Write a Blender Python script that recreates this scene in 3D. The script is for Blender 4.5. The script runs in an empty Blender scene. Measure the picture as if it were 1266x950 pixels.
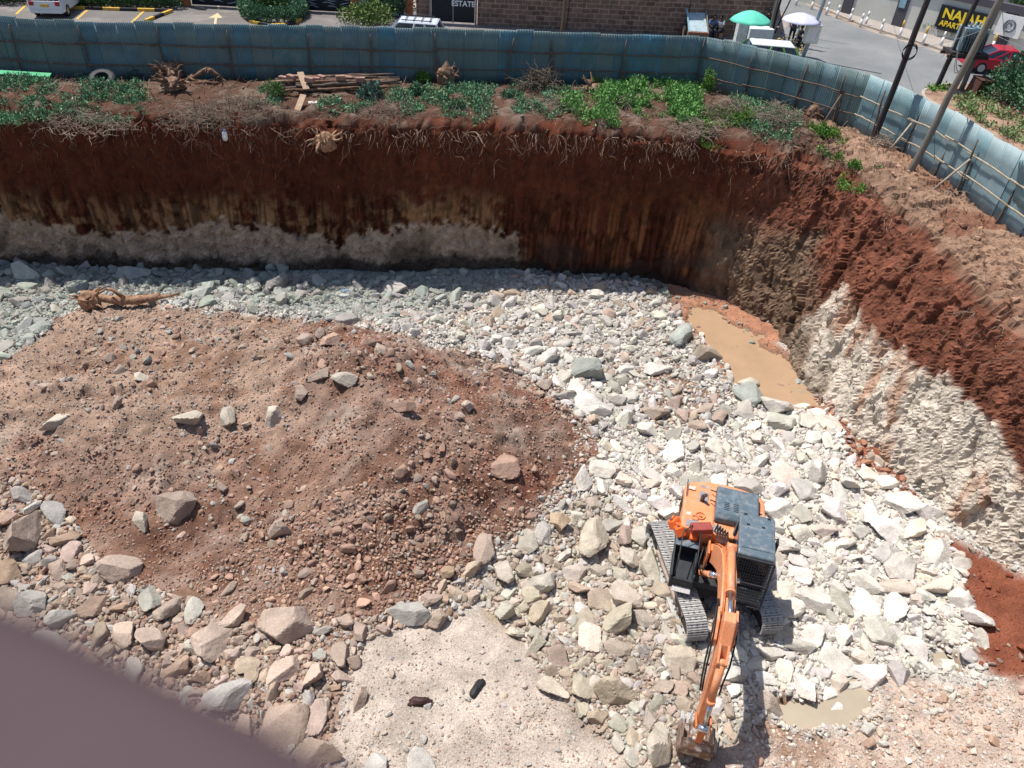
import bpy, math, random
import numpy as np
from math import radians, sin, cos, pi, atan2, sqrt, hypot
from mathutils import Vector, Matrix, kdtree
from mathutils.geometry import tessellate_polygon
rng = np.random.default_rng(7); random.seed(7)
S = bpy.context.scene; COL = S.collection
# ------------------------------------------------------------------ camera maths (a surveyed pixel on a known height -> place in the world)
FP = 938.; TH = radians(38); RO = radians(4); CH = 11.3
fw = np.array([0, cos(TH), -sin(TH)]); up_ = np.array([0, sin(TH), cos(TH)]); rt_ = np.array([1, 0, 0.])
CU = up_*cos(RO) - rt_*sin(RO); CR = rt_*cos(RO) + up_*sin(RO); CO = np.array([0, 0, CH])
def at(x, y, z=0.):
    d = fw + CR*(x-633)/FP - CU*(y-475)/FP
    return CO + d*((z-CH)/d[2])
def atY(x, y, Y):
    d = fw + CR*(x-633)/FP - CU*(y-475)/FP
    return CO + d*(Y/d[1])
def topx(P):
    d = np.asarray(P, float) - CO; k = d@fw
    return np.stack([633+FP*(d@CR)/k, 475-FP*(d@CU)/k, FP/k], -1)
# ------------------------------------------------------------------ noise
def _h(ix, iy, iz, seed):
    with np.errstate(over='ignore'):
        n = (ix.astype(np.uint32)*np.uint32(374761393) + iy.astype(np.uint32)*np.uint32(668265263) + iz.astype(np.uint32)*np.uint32(2246822519) + np.uint32(seed*974711+13))
        n = (n ^ (n >> np.uint32(13)))*np.uint32(1274126177); n = n ^ (n >> np.uint32(16))
    return n.astype(np.float64)/2147483648. - 1
def vn(P, seed=0):
    P = np.asarray(P, float); i = np.floor(P).astype(np.int64); f = P - i; f = f*f*f*(f*(f*6-15)+10)
    r = 0
    for a in (0, 1):
        for b in (0, 1):
            for c in (0, 1):
                w = (f[:, 0] if a else 1-f[:, 0])*(f[:, 1] if b else 1-f[:, 1])*(f[:, 2] if c else 1-f[:, 2])
                r = r + w*_h((i[:, 0]+a) & 0xffffffff, (i[:, 1]+b) & 0xffffffff, (i[:, 2]+c) & 0xffffffff, seed)
    return r
def fbm(P, scale=1., octv=4, seed=0, rough=.5, ridged=False):
    P = np.asarray(P, float)*scale; r = 0; a = 1.; t = 0
    for k in range(octv):
        n = vn(P*(2.03**k)+k*17.3, seed+k)
        if ridged: n = 1-2*np.abs(n)
        r = r + a*n; t += a; a *= rough
    return r/t
def P3(x, y, z=None): return np.stack([x, y, np.zeros_like(x) if z is None else z], -1)
def facet(P, scale, seed=0, tilt=1.):
    P = np.asarray(P, float)*scale; i = np.floor(P).astype(np.int64); best = np.full(len(P), 9e9); val = np.zeros(len(P)); M = 0xffffffff
    for a in (-1, 0, 1):
        for b in (-1, 0, 1):
            for c in (-1, 0, 1):
                x, y, z = (i[:, 0]+a) & M, (i[:, 1]+b) & M, (i[:, 2]+c) & M; h = [_h(x, y, z, seed+k) for k in range(7)]
                d = P-np.stack([i[:, 0]+a+.5+.45*h[0], i[:, 1]+b+.5+.45*h[1], i[:, 2]+c+.5+.45*h[2]], 1); r = (d**2).sum(1); m = r < best
                best[m] = r[m]; val[m] = (h[3]*.6+tilt*(d[:, 0]*h[4]+d[:, 1]*h[5]+d[:, 2]*h[6]))[m]
    return val
def inpoly(x, y, poly):
    r = np.zeros(x.shape, bool); n = len(poly); j = n-1
    for i in range(n):
        xi, yi = poly[i]; xj, yj = poly[j]
        r ^= ((yi > y) != (yj > y)) & (x < (xj-xi)*(y-yi)/((yj-yi) or 1e-9)+xi); j = i
    return r
def sstep(a, b, x): t = np.clip((x-a)/(b-a), 0, 1); return t*t*(3-2*t)
# ------------------------------------------------------------------ materials
MATS = {}
def lin(c): return tuple(((v/12.92) if v <= .04045 else ((v+.055)/1.055)**2.4) for v in (k/255. for k in c))
def mat(name, col=(.5, .5, .5), rough=.7, var=.25, vscale=6., bump=0., bscale=20., metal=0., attr=None, objcol=False, col2=None, c2scale=3., c2lo=.5, c2hi=.6, spec=.3, fine=0., fscale=60., stretch=None, bdist=.05, grad=None):
    if name in MATS: return MATS[name]
    m = bpy.data.materials.new(name); m.use_nodes = True; nt = m.node_tree; N = nt.nodes; L = nt.links
    bs = N['Principled BSDF']; bs.inputs['Roughness'].default_value = rough; bs.inputs['Metallic'].default_value = metal
    bs.inputs['Specular IOR Level'].default_value = spec
    tc = N.new('ShaderNodeTexCoord'); src = tc.outputs['Object']
    if objcol or attr:
        ge = N.new('ShaderNodeNewGeometry'); src = ge.outputs['Position']
    if stretch:
        mp = N.new('ShaderNodeMapping'); mp.inputs['Scale'].default_value = stretch; L.new(src, mp.inputs['Vector']); src = mp.outputs[0]
    if attr:
        a = N.new('ShaderNodeAttribute'); a.attribute_name = attr; base = a.outputs['Color']
    elif objcol:
        a = N.new('ShaderNodeObjectInfo'); base = a.outputs['Color']
    else:
        a = N.new('ShaderNodeRGB'); a.outputs[0].default_value = (*col, 1); base = a.outputs[0]
    def mixc(f, c1, c2, bt='MIX'):
        x = N.new('ShaderNodeMix'); x.data_type = 'RGBA'; x.blend_type = bt
        for s, v in ((x.inputs[0], f), (x.inputs[6], c1), (x.inputs[7], c2)):
            if hasattr(v, 'links'): L.new(v, s)
            else: s.default_value = v if not isinstance(v, tuple) else (*v, 1)
        return x.outputs[2]
    def noise(sc, det=5, rg=.6):
        n = N.new('ShaderNodeTexNoise'); n.inputs['Scale'].default_value = sc; n.inputs['Detail'].default_value = det; n.inputs['Roughness'].default_value = rg
        L.new(src, n.inputs['Vector']); return n.outputs['Fac']
    def ramp(f, lo, hi, a, b):
        r = N.new('ShaderNodeMapRange'); r.inputs[1].default_value = lo; r.inputs[2].default_value = hi; r.inputs[3].default_value = a; r.inputs[4].default_value = b
        L.new(f, r.inputs[0]); return r.outputs[0]
    if col2 is not None:
        base = mixc(ramp(noise(c2scale, 6, .65), c2lo, c2hi, 0, 1), base, col2)
    if var:
        hv = N.new('ShaderNodeHueSaturation'); L.new(base, hv.inputs['Color']); L.new(ramp(noise(vscale), .3, .7, 1-var, 1+var), hv.inputs['Value']); base = hv.outputs[0]
    if fine:
        hv = N.new('ShaderNodeHueSaturation'); L.new(base, hv.inputs['Color']); L.new(ramp(noise(fscale, 3, .7), .32, .68, 1-fine, 1+fine), hv.inputs['Value']); base = hv.outputs[0]
    L.new(base, bs.inputs['Base Color'])
    if bump:
        b = N.new('ShaderNodeBump'); b.inputs['Strength'].default_value = bump; b.inputs['Distance'].default_value = bdist
        L.new(noise(bscale, 8, .68), b.inputs['Height']); L.new(b.outputs[0], bs.inputs['Normal'])
    MATS[name] = m; return m
# ------------------------------------------------------------------ mesh builder
def rotm(rx=0, ry=0, rz=0): return np.array((Matrix.Rotation(rz, 3, 'Z') @ Matrix.Rotation(ry, 3, 'Y') @ Matrix.Rotation(rx, 3, 'X')))
class MB:
    def __init__(s): s.V = []; s.n = 0; s.F = []; s.M = []; s.Sm = []; s.C = []; s.hascol = False; s.batches = []
    def add(s, v, f, m=0, sm=False, col=None):
        v = np.asarray(v, float); o = s.n; s.V.append(v); s.n += len(v)
        if isinstance(f, np.ndarray):
            s.batches.append((f+o, m, sm))
        else:
            for q in f: s.F.append([k+o for k in q]); s.M.append(m); s.Sm.append(sm)
        c = np.ones((len(v), 4))
        if col is not None:
            s.hascol = True; c[:, :3] = np.asarray(col)[..., :3]
        s.C.append(c); return s
    def box(s, c, d, m=0, r=None, taper=1., ty=1.):
        x, y, z = d[0]/2, d[1]/2, d[2]/2
        v = np.array([[-x, -y, -z], [x, -y, -z], [x, y, -z], [-x, y, -z], [-x*taper, -y*ty, z], [x*taper, -y*ty, z], [x*taper, y*ty, z], [-x*taper, y*ty, z]])
        if r is not None: v = v @ np.asarray(r).T
        return s.add(v+np.asarray(c, float), [(3, 2, 1, 0), (4, 5, 6, 7), (0, 1, 5, 4), (1, 2, 6, 5), (2, 3, 7, 6), (3, 0, 4, 7)], m)
    def bar(s, p0, p1, w, h, m=0, upv=(0, 0, 1)):
        p0 = np.asarray(p0, float); p1 = np.asarray(p1, float); d = p1-p0; L = np.linalg.norm(d); d = d/L
        u = np.asarray(upv, float); sx = np.cross(d, u)
        if np.linalg.norm(sx) < 1e-3: sx = np.cross(d, (1, 0, 0))
        sx /= np.linalg.norm(sx); sz = np.cross(sx, d)
        return s.box((p0+p1)/2, (w, L, h), m, np.stack([sx, d, sz], 1))
    def cyl(s, p0, p1, r0, r1=None, n=12, m=0, caps=True, sm=True):
        r1 = r0 if r1 is None else r1
        return s.tube([p0, p1], [r0, r1], n, m, caps, sm)
    def tube(s, pts, r, n=6, m=0, caps=True, sm=True, col=None):
        pts = np.asarray(pts, float); k = len(pts); r = np.broadcast_to(np.asarray(r, float), (k,)) if np.ndim(r) == 0 else np.asarray(r, float)
        d = np.gradient(pts, axis=0); d /= np.maximum(np.linalg.norm(d, axis=1, keepdims=True), 1e-9)
        a = np.where(np.abs(d[:, 2:3]) > .9, np.array([[1., 0, 0]]), np.array([[0, 0, 1.]]))
        if k > 2: a = np.broadcast_to(a[k//2], d.shape)
        sx = np.cross(d, a); sx /= np.maximum(np.linalg.norm(sx, axis=1, keepdims=True), 1e-6); sy = np.cross(sx, d)
        t = np.arange(n)*2*pi/n
        v = (pts[:, None]+r[:, None, None]*(sx[:, None]*np.cos(t)[None, :, None]+sy[:, None]*np.sin(t)[None, :, None])).reshape(-1, 3)
        i = np.arange(k-1)[:, None]*n; j = np.arange(n)[None]; j2 = (j+1) % n
        f = np.stack([i+j, i+n+j, i+n+j2, i+j2], -1).reshape(-1, 4)
        o = s.n; s.add(v, f, m, sm, col)
        if caps: s.F.append([o+q for q in range(n)]); s.M.append(m); s.Sm.append(False); s.F.append([o+(k-1)*n+q for q in range(n)][::-1]); s.M.append(m); s.Sm.append(False)
        return s
    def prism(s, prof, x0, x1, m=0, axis='X', sm=False):
        n = len(prof)
        def mk(p, x):
            return (x, p[0], p[1]) if axis == 'X' else ((p[0], x, p[1]) if axis == 'Y' else (p[0], p[1], x))
        v = [mk(p, x0) for p in prof]+[mk(p, x1) for p in prof]
        f = [tuple(range(n))[::-1], tuple(range(n, 2*n))]+[(i, (i+1) % n, (i+1) % n+n, i+n) for i in range(n)]
        return s.add(v, f, m, sm)
    def lathe(s, prof, c=(0, 0, 0), n=16, m=0, sm=True, r=None):
        t = np.arange(n)*2*pi/n; prof = np.asarray(prof, float); k = len(prof)
        v = np.stack([prof[:, 0:1]*np.cos(t), prof[:, 0:1]*np.sin(t), np.repeat(prof[:, 1:2], n, 1)], -1).reshape(-1, 3)
        if r is not None: v = v @ np.asarray(r).T
        i = np.arange(k-1)[:, None]*n; j = np.arange(n)[None]; j2 = (j+1) % n
        f = np.stack([i+j, i+j2, i+n+j2, i+n+j], -1).reshape(-1, 4)
        return s.add(v+np.asarray(c, float), f, m, sm)
    def build(s, name, mats, parent=None, bevel=0, loc=None):
        if not isinstance(mats, (list, tuple)): mats = [mats]
        V = np.concatenate(s.V) if s.V else np.zeros((0, 3)); me = bpy.data.meshes.new(name)
        if loc is not None: V = V-np.asarray(loc, float)
        loops = []; starts = []; mi = []; smo = []; n = 0
        if s.F:
            ls = np.array([len(f) for f in s.F]); loops.append(np.concatenate([np.array(f) for f in s.F])); starts.append(np.concatenate([[0], np.cumsum(ls)[:-1]])); n = int(ls.sum()); mi.append(np.array(s.M)); smo.append(np.array(s.Sm))
        for f, m, sm in s.batches:
            loops.append(f.reshape(-1)); starts.append(n+np.arange(len(f))*f.shape[1]); n += f.size; mi.append(np.full(len(f), m)); smo.append(np.full(len(f), sm))
        loops = np.concatenate(loops).astype(np.int32); starts = np.concatenate(starts).astype(np.int32)
        me.vertices.add(len(V)); me.vertices.foreach_set('co', V.astype(np.float32).ravel())
        me.loops.add(len(loops)); me.loops.foreach_set('vertex_index', loops)
        me.polygons.add(len(starts)); me.polygons.foreach_set('loop_start', starts)
        me.polygons.foreach_set('material_index', np.concatenate(mi).astype(np.int32)); me.polygons.foreach_set('use_smooth', np.concatenate(smo).astype(bool))
        me.update(calc_edges=True)
        if s.hascol:
            a = me.color_attributes.new('Col', 'FLOAT_COLOR', 'POINT'); a.data.foreach_set('color', np.concatenate(s.C).astype(np.float32).ravel())
        for m in mats: me.materials.append(m)
        o = bpy.data.objects.new(name, me); COL.objects.link(o)
        if parent is not None: o.parent = parent
        if loc is not None: o.location = loc
        if bevel:
            b = o.modifiers.new('bevel', 'BEVEL'); b.width = bevel; b.segments = 2; b.limit_method = 'ANGLE'; b.angle_limit = radians(40)
        return o
def tag(o, label=None, cat=None, group=None, kind=None):
    if label: o['label'] = label
    if cat: o['category'] = cat
    if group: o['group'] = group
    if kind: o['kind'] = kind
    return o
def thing(name, label, cat, loc=(0, 0, 0), rz=0, group=None):
    o = bpy.data.objects.new(name, None); COL.objects.link(o); o.location = loc; o.rotation_euler = (0, 0, rz); o.empty_display_size = .3
    return tag(o, label, cat, group)
def copy_tree(o, parent=None):
    c = o.copy(); COL.objects.link(c); c.parent = parent
    for ch in [k for k in o.children if k.name in COL.objects]: copy_tree(ch, c)
    return c
# ------------------------------------------------------------------ colours
WHITE = np.array([.57, .53, .47]); TAN = np.array([.355, .275, .22]); GREY = np.array([.285, .295, .260]); SOIL = np.array([.24, .158, .118])  # GREY: greenish stone, with some far-left floor shade put into the colour
RED = np.array([.112, .034, .018]); DUST = np.array([.42, .345, .285]); PINK = np.array([.36, .23, .175]); PALE = np.array([.40, .37, .33])
M_soil = mat('soil', attr='Col', rough=.95, var=.2, vscale=1.6, fine=.36, fscale=24., bump=.9, bscale=9., spec=.1, bdist=.06)
M_rocko = mat('boulder_stone', objcol=True, rough=.9, var=.2, vscale=2.2, fine=.16, fscale=22., bump=.7, bscale=7., spec=.15, bdist=.05)
M_rocka = mat('rubble_stone', attr='Col', rough=.9, var=.15, vscale=3., fine=.15, fscale=25., bump=.5, bscale=10., spec=.15, bdist=.03)
M_veg = mat('leaf', attr='Col', rough=.6, var=.25, vscale=8., spec=.3)
M_twig = mat('twig', attr='Col', rough=.9, var=.25, vscale=9., spec=.1)
# ------------------------------------------------------------------ PIT: ring of bank columns (base, rim, outer)
cols = [  # base x,y | rim x,y,z | outer x,y
 (-31, 2, -31.5, 1.5, 0, -35, -1), (-31, 27.5, -31.4, 27.2, 0, -35, 32.9), (-23.4, 29.75, -23.3, 29.5, 0.05, -24, 34.4), (-16, 30.5, -16, 30.2, 0.05, -20.2, 34.6),
 (-9.2, 31.3, -8.8, 31.0, 0.05, -7.6, 37.1), (-.9, 32.5, -1, 32.1, .05, 1.6, 38.6), (6.4, 32.4, 6.4, 32.4, .05, 8.15, 39.65), (10.0, 30.7, 10.9, 31.5, 0, 11.6, 37.1),
 (11.1, 28.6, 12.9, 29.9, -.05, 15.0, 34.6), (11.9, 24.6, 14.2, 25.8, -.35, 16.8, 28.3), (12.7, 20.8, 14.9, 21.2, -.9, 17.6, 22), (13.9, 18.3, 15.9, 17.9, -1., 18.3, 17.5),
 (15.5, 14., 17.1, 13.5, -.9, 19., 12.5), (16.6, 3, 18.2, 1.5, -.5, 20.6, -1), (0, 2.6, 0, 2.2, 0, 0, -1.5)]
cc = np.array(cols, float); nc = len(cc)
seg = np.hypot(*(np.roll(cc[:, 3:5]*0+cc[:, 2:4], -1, 0)-cc[:, 2:4]).T)
ucum = np.concatenate([[0], np.cumsum(seg)]); NU = int(ucum[-1]/.075); uu = np.linspace(0, ucum[-1], NU, endpoint=False)
ext = np.concatenate([cc, cc[:1]]); Q = np.stack([np.interp(uu, ucum, ext[:, k]) for k in range(7)], 1)
def csmooth(a, w):
    k = np.exp(-np.linspace(-2, 2, w)**2); k /= k.sum(); return np.stack([np.convolve(np.concatenate([c[-w:], c, c[:w]]), k, 'same')[w:-w] for c in a.T], 1)
Qs = csmooth(Q, 17)
# rows
def rowpts():
    b = Qs[:, 0:2]; r = Qs[:, 2:4]; rz = Qs[:, 4]; o = Qs[:, 5:7]
    out = (o-r)/np.linalg.norm(o-r, axis=1, keepdims=True); R = []
    for t in np.linspace(0, 1, 84):      # wall
        z = -7.5+(rz+7.5)*t; p = b+(r-b)*(t**1.1)
        R.append(np.concatenate([p+out*(0.0+.22*max(0, t-.94)/.06), (z-.12*max(0, t-.94)/.06)[:, None]], 1))
    for t in np.linspace(.05, 1, 62):    # bank
        z = rz*(1-t)**1.0+.05+.28*sin(pi*t)
        R.append(np.concatenate([r+out*.22*(1-t)+(o-r)*t, z[:, None]], 1))
    R.append(np.concatenate([o+out*.5, np.full((NU, 1), -.35)], 1))
    return np.stack(R, 1), out
WP, outv = rowpts(); NV = WP.shape[1]; NW = 84
# normals
du = np.roll(WP, -1, 0)-np.roll(WP, 1, 0); dv = np.gradient(WP, axis=1); nn = np.cross(du, dv); nn /= np.maximum(np.linalg.norm(nn, axis=2, keepdims=True), 1e-9)
if nn[NU//3, 40] @ np.array([outv[NU//3][0], outv[NU//3][1], 0]) > 0: nn = -nn
flat = WP.reshape(-1, 3); pz = flat[:, 2]; tt = np.tile(np.arange(NV), NU); wall = (tt < NW)
sc3 = flat*np.array([1, 1, .35])
xr = flat[:, 0]; right = sstep(8.4, 11.2, xr)
n1 = fbm(sc3, .35, 4, 1); n2 = fbm(sc3, 1.3, 4, 2); n3 = fbm(flat, 3., 3, 3, .6); rdg = fbm(flat*np.array([1, 1, .5]), .8, 4, 9, .55, True)
disp = np.where(wall, .28*n1+.16*n2+.07*n3, .14*n1+.12*n2+.09*n3)
ang = radians(108); xs_, zs_ = flat[:, 1]*cos(ang)-flat[:, 2]*sin(ang), flat[:, 1]*sin(ang)+flat[:, 2]*cos(ang); SP = np.stack([flat[:, 0], xs_*.45, zs_*1.3], 1); SP = SP+.25*np.stack([n2, n3, n2], 1)
f1 = facet(SP, .9, 11, .9); f2 = facet(SP, 2.3, 12, .9); f3 = facet(flat, 4.5, 13, .8)
stk = fbm(np.stack([flat[:, 0]*.5, xs_*.55, zs_*3.2], 1), 1., 4, 14, .6, True); stk2 = fbm(np.stack([flat[:, 0], xs_*1.2, zs_*6.], 1), 1., 3, 15, .6, True)
disp += np.where(wall, right*(.08*rdg+.15*f1+.12*f2+.035*f3+.09*stk+.03*stk2), right*(.10*rdg+.10*f1+.09*f2+.05*f3))
disp += np.where(wall, (1-right)*(.09*f2+.06*f3+.05*facet(flat*np.array([1, 1, .25]), 3., 19)), 0)
edge = np.exp(-((tt-NW)/6.)**2); disp += edge*(.22*n1+.2*n2)
disp[tt >= NV-3] *= .1
flat2 = flat+nn.reshape(-1, 3)*disp[:, None]
pxy = topx(flat2)
# strata colours
bx = np.array([-400, 0, 60, 130, 200, 270, 330, 400, 416, 430, 500, 550, 600, 635, 650, 700, 2000]); by = np.array([268, 268, 280, 288, 286, 280, 281, 292, 312, 292, 281, 278, 282, 292, 345, 400, 400])
wx = pxy[:, 0]+14*n2; wy = pxy[:, 1]+10*n3+7*n2
rockb = sstep(-2, 2, 5*n3+wy-np.interp(wx, bx, by))*(1-right)
halo = sstep(-52, -14, wy-np.interp(wx, bx, by)+10*fbm(flat*np.array([3, 3, .4]), 1, 3, 31))*(1-right)*(xr < 1.5)
c = RED[None]*(.75+.45*sstep(-.3, .5, n1+.6*n2))[:, None]
vst = fbm(flat*np.array([4., 4., .35]), 1., 4, 32)[:, None]; c = c*(1+.26*vst+.12*f3[:, None]); dark = sstep(-.1, .5, n2+n1)[:, None]*.5; c = c*(1-dark*.55)
halo = halo*sstep(-.35, .15, n3+n2)
c = c*(1-halo[:, None]*.8)+np.array([.30, .17, .085])*halo[:, None]*.8
oran = sstep(640, 700, wx)*sstep(215, 300, wy)*(1-right)*sstep(-.2, .3, fbm(flat*np.array([2.5, 2.5, .25]), 1, 4, 41))
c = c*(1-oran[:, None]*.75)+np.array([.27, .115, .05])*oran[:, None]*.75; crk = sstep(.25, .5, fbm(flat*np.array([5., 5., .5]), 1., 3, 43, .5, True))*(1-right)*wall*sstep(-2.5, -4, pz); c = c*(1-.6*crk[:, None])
gr = np.array([.42, .31, .225])[None]*(.9+.35*n3+.12*f3)[:, None]
c = c*(1-rockb[:, None])+gr*rockb[:, None]
# dark wet foot of the wall
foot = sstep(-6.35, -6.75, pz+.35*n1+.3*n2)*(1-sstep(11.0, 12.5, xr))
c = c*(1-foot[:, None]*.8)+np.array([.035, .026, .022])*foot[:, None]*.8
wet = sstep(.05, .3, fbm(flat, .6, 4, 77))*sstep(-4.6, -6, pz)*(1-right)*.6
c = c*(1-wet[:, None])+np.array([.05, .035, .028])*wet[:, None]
# corner (dark grey-brown rock) and right slope: cream rock at the foot, red soil above, tan bank
cornr = sstep(7.6, 9.4, xr+.5*n2)*(1-sstep(11.9, 12.5, xr+.4*n2))*sstep(-2.7, -3.9, pz+.9*n1+.4*n2)
c = c
ux = np.repeat(uu, NV)
# boundary height of the cream rock on the right slope (photo polyline)
rx = np.array([900, 960, 1000, 1040, 1060, 1110, 1200, 1266, 1400]); ry = np.array([470, 430, 385, 345, 400, 440, 492, 575, 700])
cream = sstep(-8, 8, (pxy[:, 1]+26*n1+26*n2+14*n3+10*stk)-np.interp(pxy[:, 0], rx, ry))*sstep(10.9, 11.5, xr+.5*n2)*wall
stain = sstep(-.06, .28, fbm(np.stack([flat[:, 0], xs_*.5, zs_*1.8], 1), 1.0, 5, 55))[:, None]*.7
cc_ = (np.array([.50, .435, .355])*(1+.2*n3+.12*f2)[:, None])*(1-stain)+np.array([.33, .16, .09])*stain
rr = np.array([.175, .066, .040])[None]*(.85+.5*n3+.25*n2)[:, None]
c = c*(1-right[:, None]*wall[:, None])+rr*(right*wall)[:, None]
c = c*(1-cream[:, None])+cc_*cream[:, None]
c = c*(1-cornr[:, None]*.85)+(np.array([.15, .105, .07])*(1+.5*n3+.35*f2)[:, None])*cornr[:, None]*.85
# bank top
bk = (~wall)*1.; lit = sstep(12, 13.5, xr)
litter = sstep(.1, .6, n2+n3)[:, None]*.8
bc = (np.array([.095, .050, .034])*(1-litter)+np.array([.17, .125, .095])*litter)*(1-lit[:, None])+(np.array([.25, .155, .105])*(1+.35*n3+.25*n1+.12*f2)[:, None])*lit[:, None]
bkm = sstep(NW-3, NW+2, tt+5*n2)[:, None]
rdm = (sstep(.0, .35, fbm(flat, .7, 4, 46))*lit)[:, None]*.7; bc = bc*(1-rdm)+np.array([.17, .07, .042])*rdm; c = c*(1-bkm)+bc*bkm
c = np.clip(c, .004, .75)
mb = MB()
i = np.arange(NU)[:, None]; j = np.arange(NV-1)[None]; i2 = (i+1) % NU
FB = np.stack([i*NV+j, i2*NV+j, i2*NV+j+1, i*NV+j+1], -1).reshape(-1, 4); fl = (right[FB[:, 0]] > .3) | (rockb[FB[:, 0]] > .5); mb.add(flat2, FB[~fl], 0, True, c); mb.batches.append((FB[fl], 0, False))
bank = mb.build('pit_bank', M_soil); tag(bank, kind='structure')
bk_idx = np.where((tt >= NW-2))[0]; kd = kdtree.KDTree(len(bk_idx))
for a, q in enumerate(bk_idx): kd.insert((flat2[q, 0], flat2[q, 1], 0), a)
kd.balance()
def bz(x, y):
    s = 0
    _, a, _ = kd.find((x, y, 0)); return float(flat2[bk_idx[a], 2])
# ground sheet with the pit cut out
ring = [(float(a), float(b)) for a, b in Qs[::12, 5:7]]
outer = [(-700, -200), (700, -200), (700, 1200), (-700, 1200)]
tri = tessellate_polygon([[Vector((a, b, 0)) for a, b in outer], [Vector((a, b, 0)) for a, b in ring]])
allp = [(a, b, 0) for a, b in outer+ring]
M_dirt = mat('street_dirt', (.30, .25, .21), .95, .2, .5, .4, 6., col2=(.24, .17, .13), c2scale=.35, fine=.15, fscale=9.)
g = MB(); g.add(allp, [tuple(t) for t in tri]); g = g.build('ground', M_dirt); tag(g, kind='structure')
import bmesh
bm = bmesh.new(); bm.from_mesh(g.data); bmesh.ops.recalc_face_normals(bm, faces=bm.faces); 
for f in bm.faces:
    if f.normal.z < 0: f.normal_flip()
bm.to_mesh(g.data); bm.free()
# ------------------------------------------------------------------ PIT FLOOR height field
ctl = [(-300, 330, -7), (0, 335, -7), (200, 345, -7), (400, 345, -7), (620, 345, -7), (820, 352, -7), (-300, 400, -6.9), (0, 385, -6.95), (100, 352, -6.9), (250, 352, -6.85), (400, 372, -6.6), (540, 385, -6.8), (640, 420, -6.9), (720, 470, -7), (775, 545, -7),
 (745, 600, -7), (690, 665, -7), (610, 705, -7), (545, 765, -7), (450, 850, -7), (330, 850, -6.9), (200, 800, -6.9), (60, 760, -6.9), (-200, 760, -6.8), (0, 920, -7), (300, 950, -7), (600, 930, -7), (850, 950, -7), (1266, 950, -6.8), (1100, 900, -6.95),
 (850, 600, -7), (900, 720, -7), (1000, 620, -6.95), (960, 520, -7), (1100, 700, -6.9), (860, 450, -7), (900, 800, -7), (750, 800, -7), (750, 400, -7), (1180, 800, -6.8), (1250, 760, -6.3), (1266, 850, -6.4), (1300, 700, -5.8), (1230, 690, -6.4), (1060, 540, -6.5), (1090, 590, -6.6),
 (-300, 460, -6.3), (0, 440, -6.4), (110, 385, -6.35), (200, 410, -5.9), (300, 400, -5.9), (370, 412, -5.2), (400, 425, -4.3), (430, 432, -3.95), (490, 452, -4.3), (560, 480, -5.2), (640, 500, -5.8), (700, 540, -6.4), (660, 600, -6.3), (600, 560, -5.15), (600, 640, -6.2), (520, 600, -5.4), (430, 560, -5.1), (350, 520, -5.45),
 (-300, 520, -5.8), (0, 510, -5.7), (150, 510, -5.65), (250, 470, -5.7), (100, 450, -5.9), (0, 590, -6.3), (-300, 640, -6.4), (130, 610, -6.2), (250, 600, -6.0), (350, 640, -6.1), (450, 680, -6.15), (250, 720, -6.7), (380, 760, -6.75), (100, 680, -6.75), (520, 700, -6.5)]
cp = np.array([at(*q) for q in ctl])
extra = np.array([(-30, 3, -7), (-10, 3, -7), (10, 3, -7), (17, 3, -6.5), (-30, 15, -6.6), (-30, 28, -6.9), (17, 10, -6.2), (15, 20, -6.6), (14, 30, -6.8)], float)
cp = np.concatenate([cp, extra]); 
RUT0 = at(60, 478, -5.7)[:2]; RUT1 = at(330, 470, -5.5)[:2]; RUTD = (RUT1-RUT0)/np.linalg.norm(RUT1-RUT0)
def ker(r2): return .5*r2*np.log(np.maximum(r2, 1e-9))
def tps(pts, vals, lam):
    n = len(pts); K = ker(((pts[:, None]-pts[None])**2).sum(-1))+lam*np.eye(n); Pm = np.concatenate([np.ones((n, 1)), pts], 1)
    A = np.block([[K, Pm], [Pm.T, np.zeros((3, 3))]]); return np.linalg.solve(A, np.concatenate([vals, np.zeros(3)]))
wt = tps(cp[:, :2], cp[:, 2], .6)
POOLS = [([(846, 382), (868, 376), (900, 386), (935, 408), (955, 432), (1000, 455), (1020, 490), (1003, 510), (955, 500), (915, 470), (890, 440), (862, 408)], -7.0),
         ([(945, 862), (985, 870), (1015, 838), (1050, 822), (1078, 840), (1072, 888), (1045, 905), (1000, 912), (960, 895)], -7.0),
         ([(1140, 800), (1165, 805), (1192, 842), (1178, 848), (1150, 828)], -6.95)]
poolw = [[tuple(at(a, b, z)[:2]) for a, b in P] for P, z in POOLS]
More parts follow.
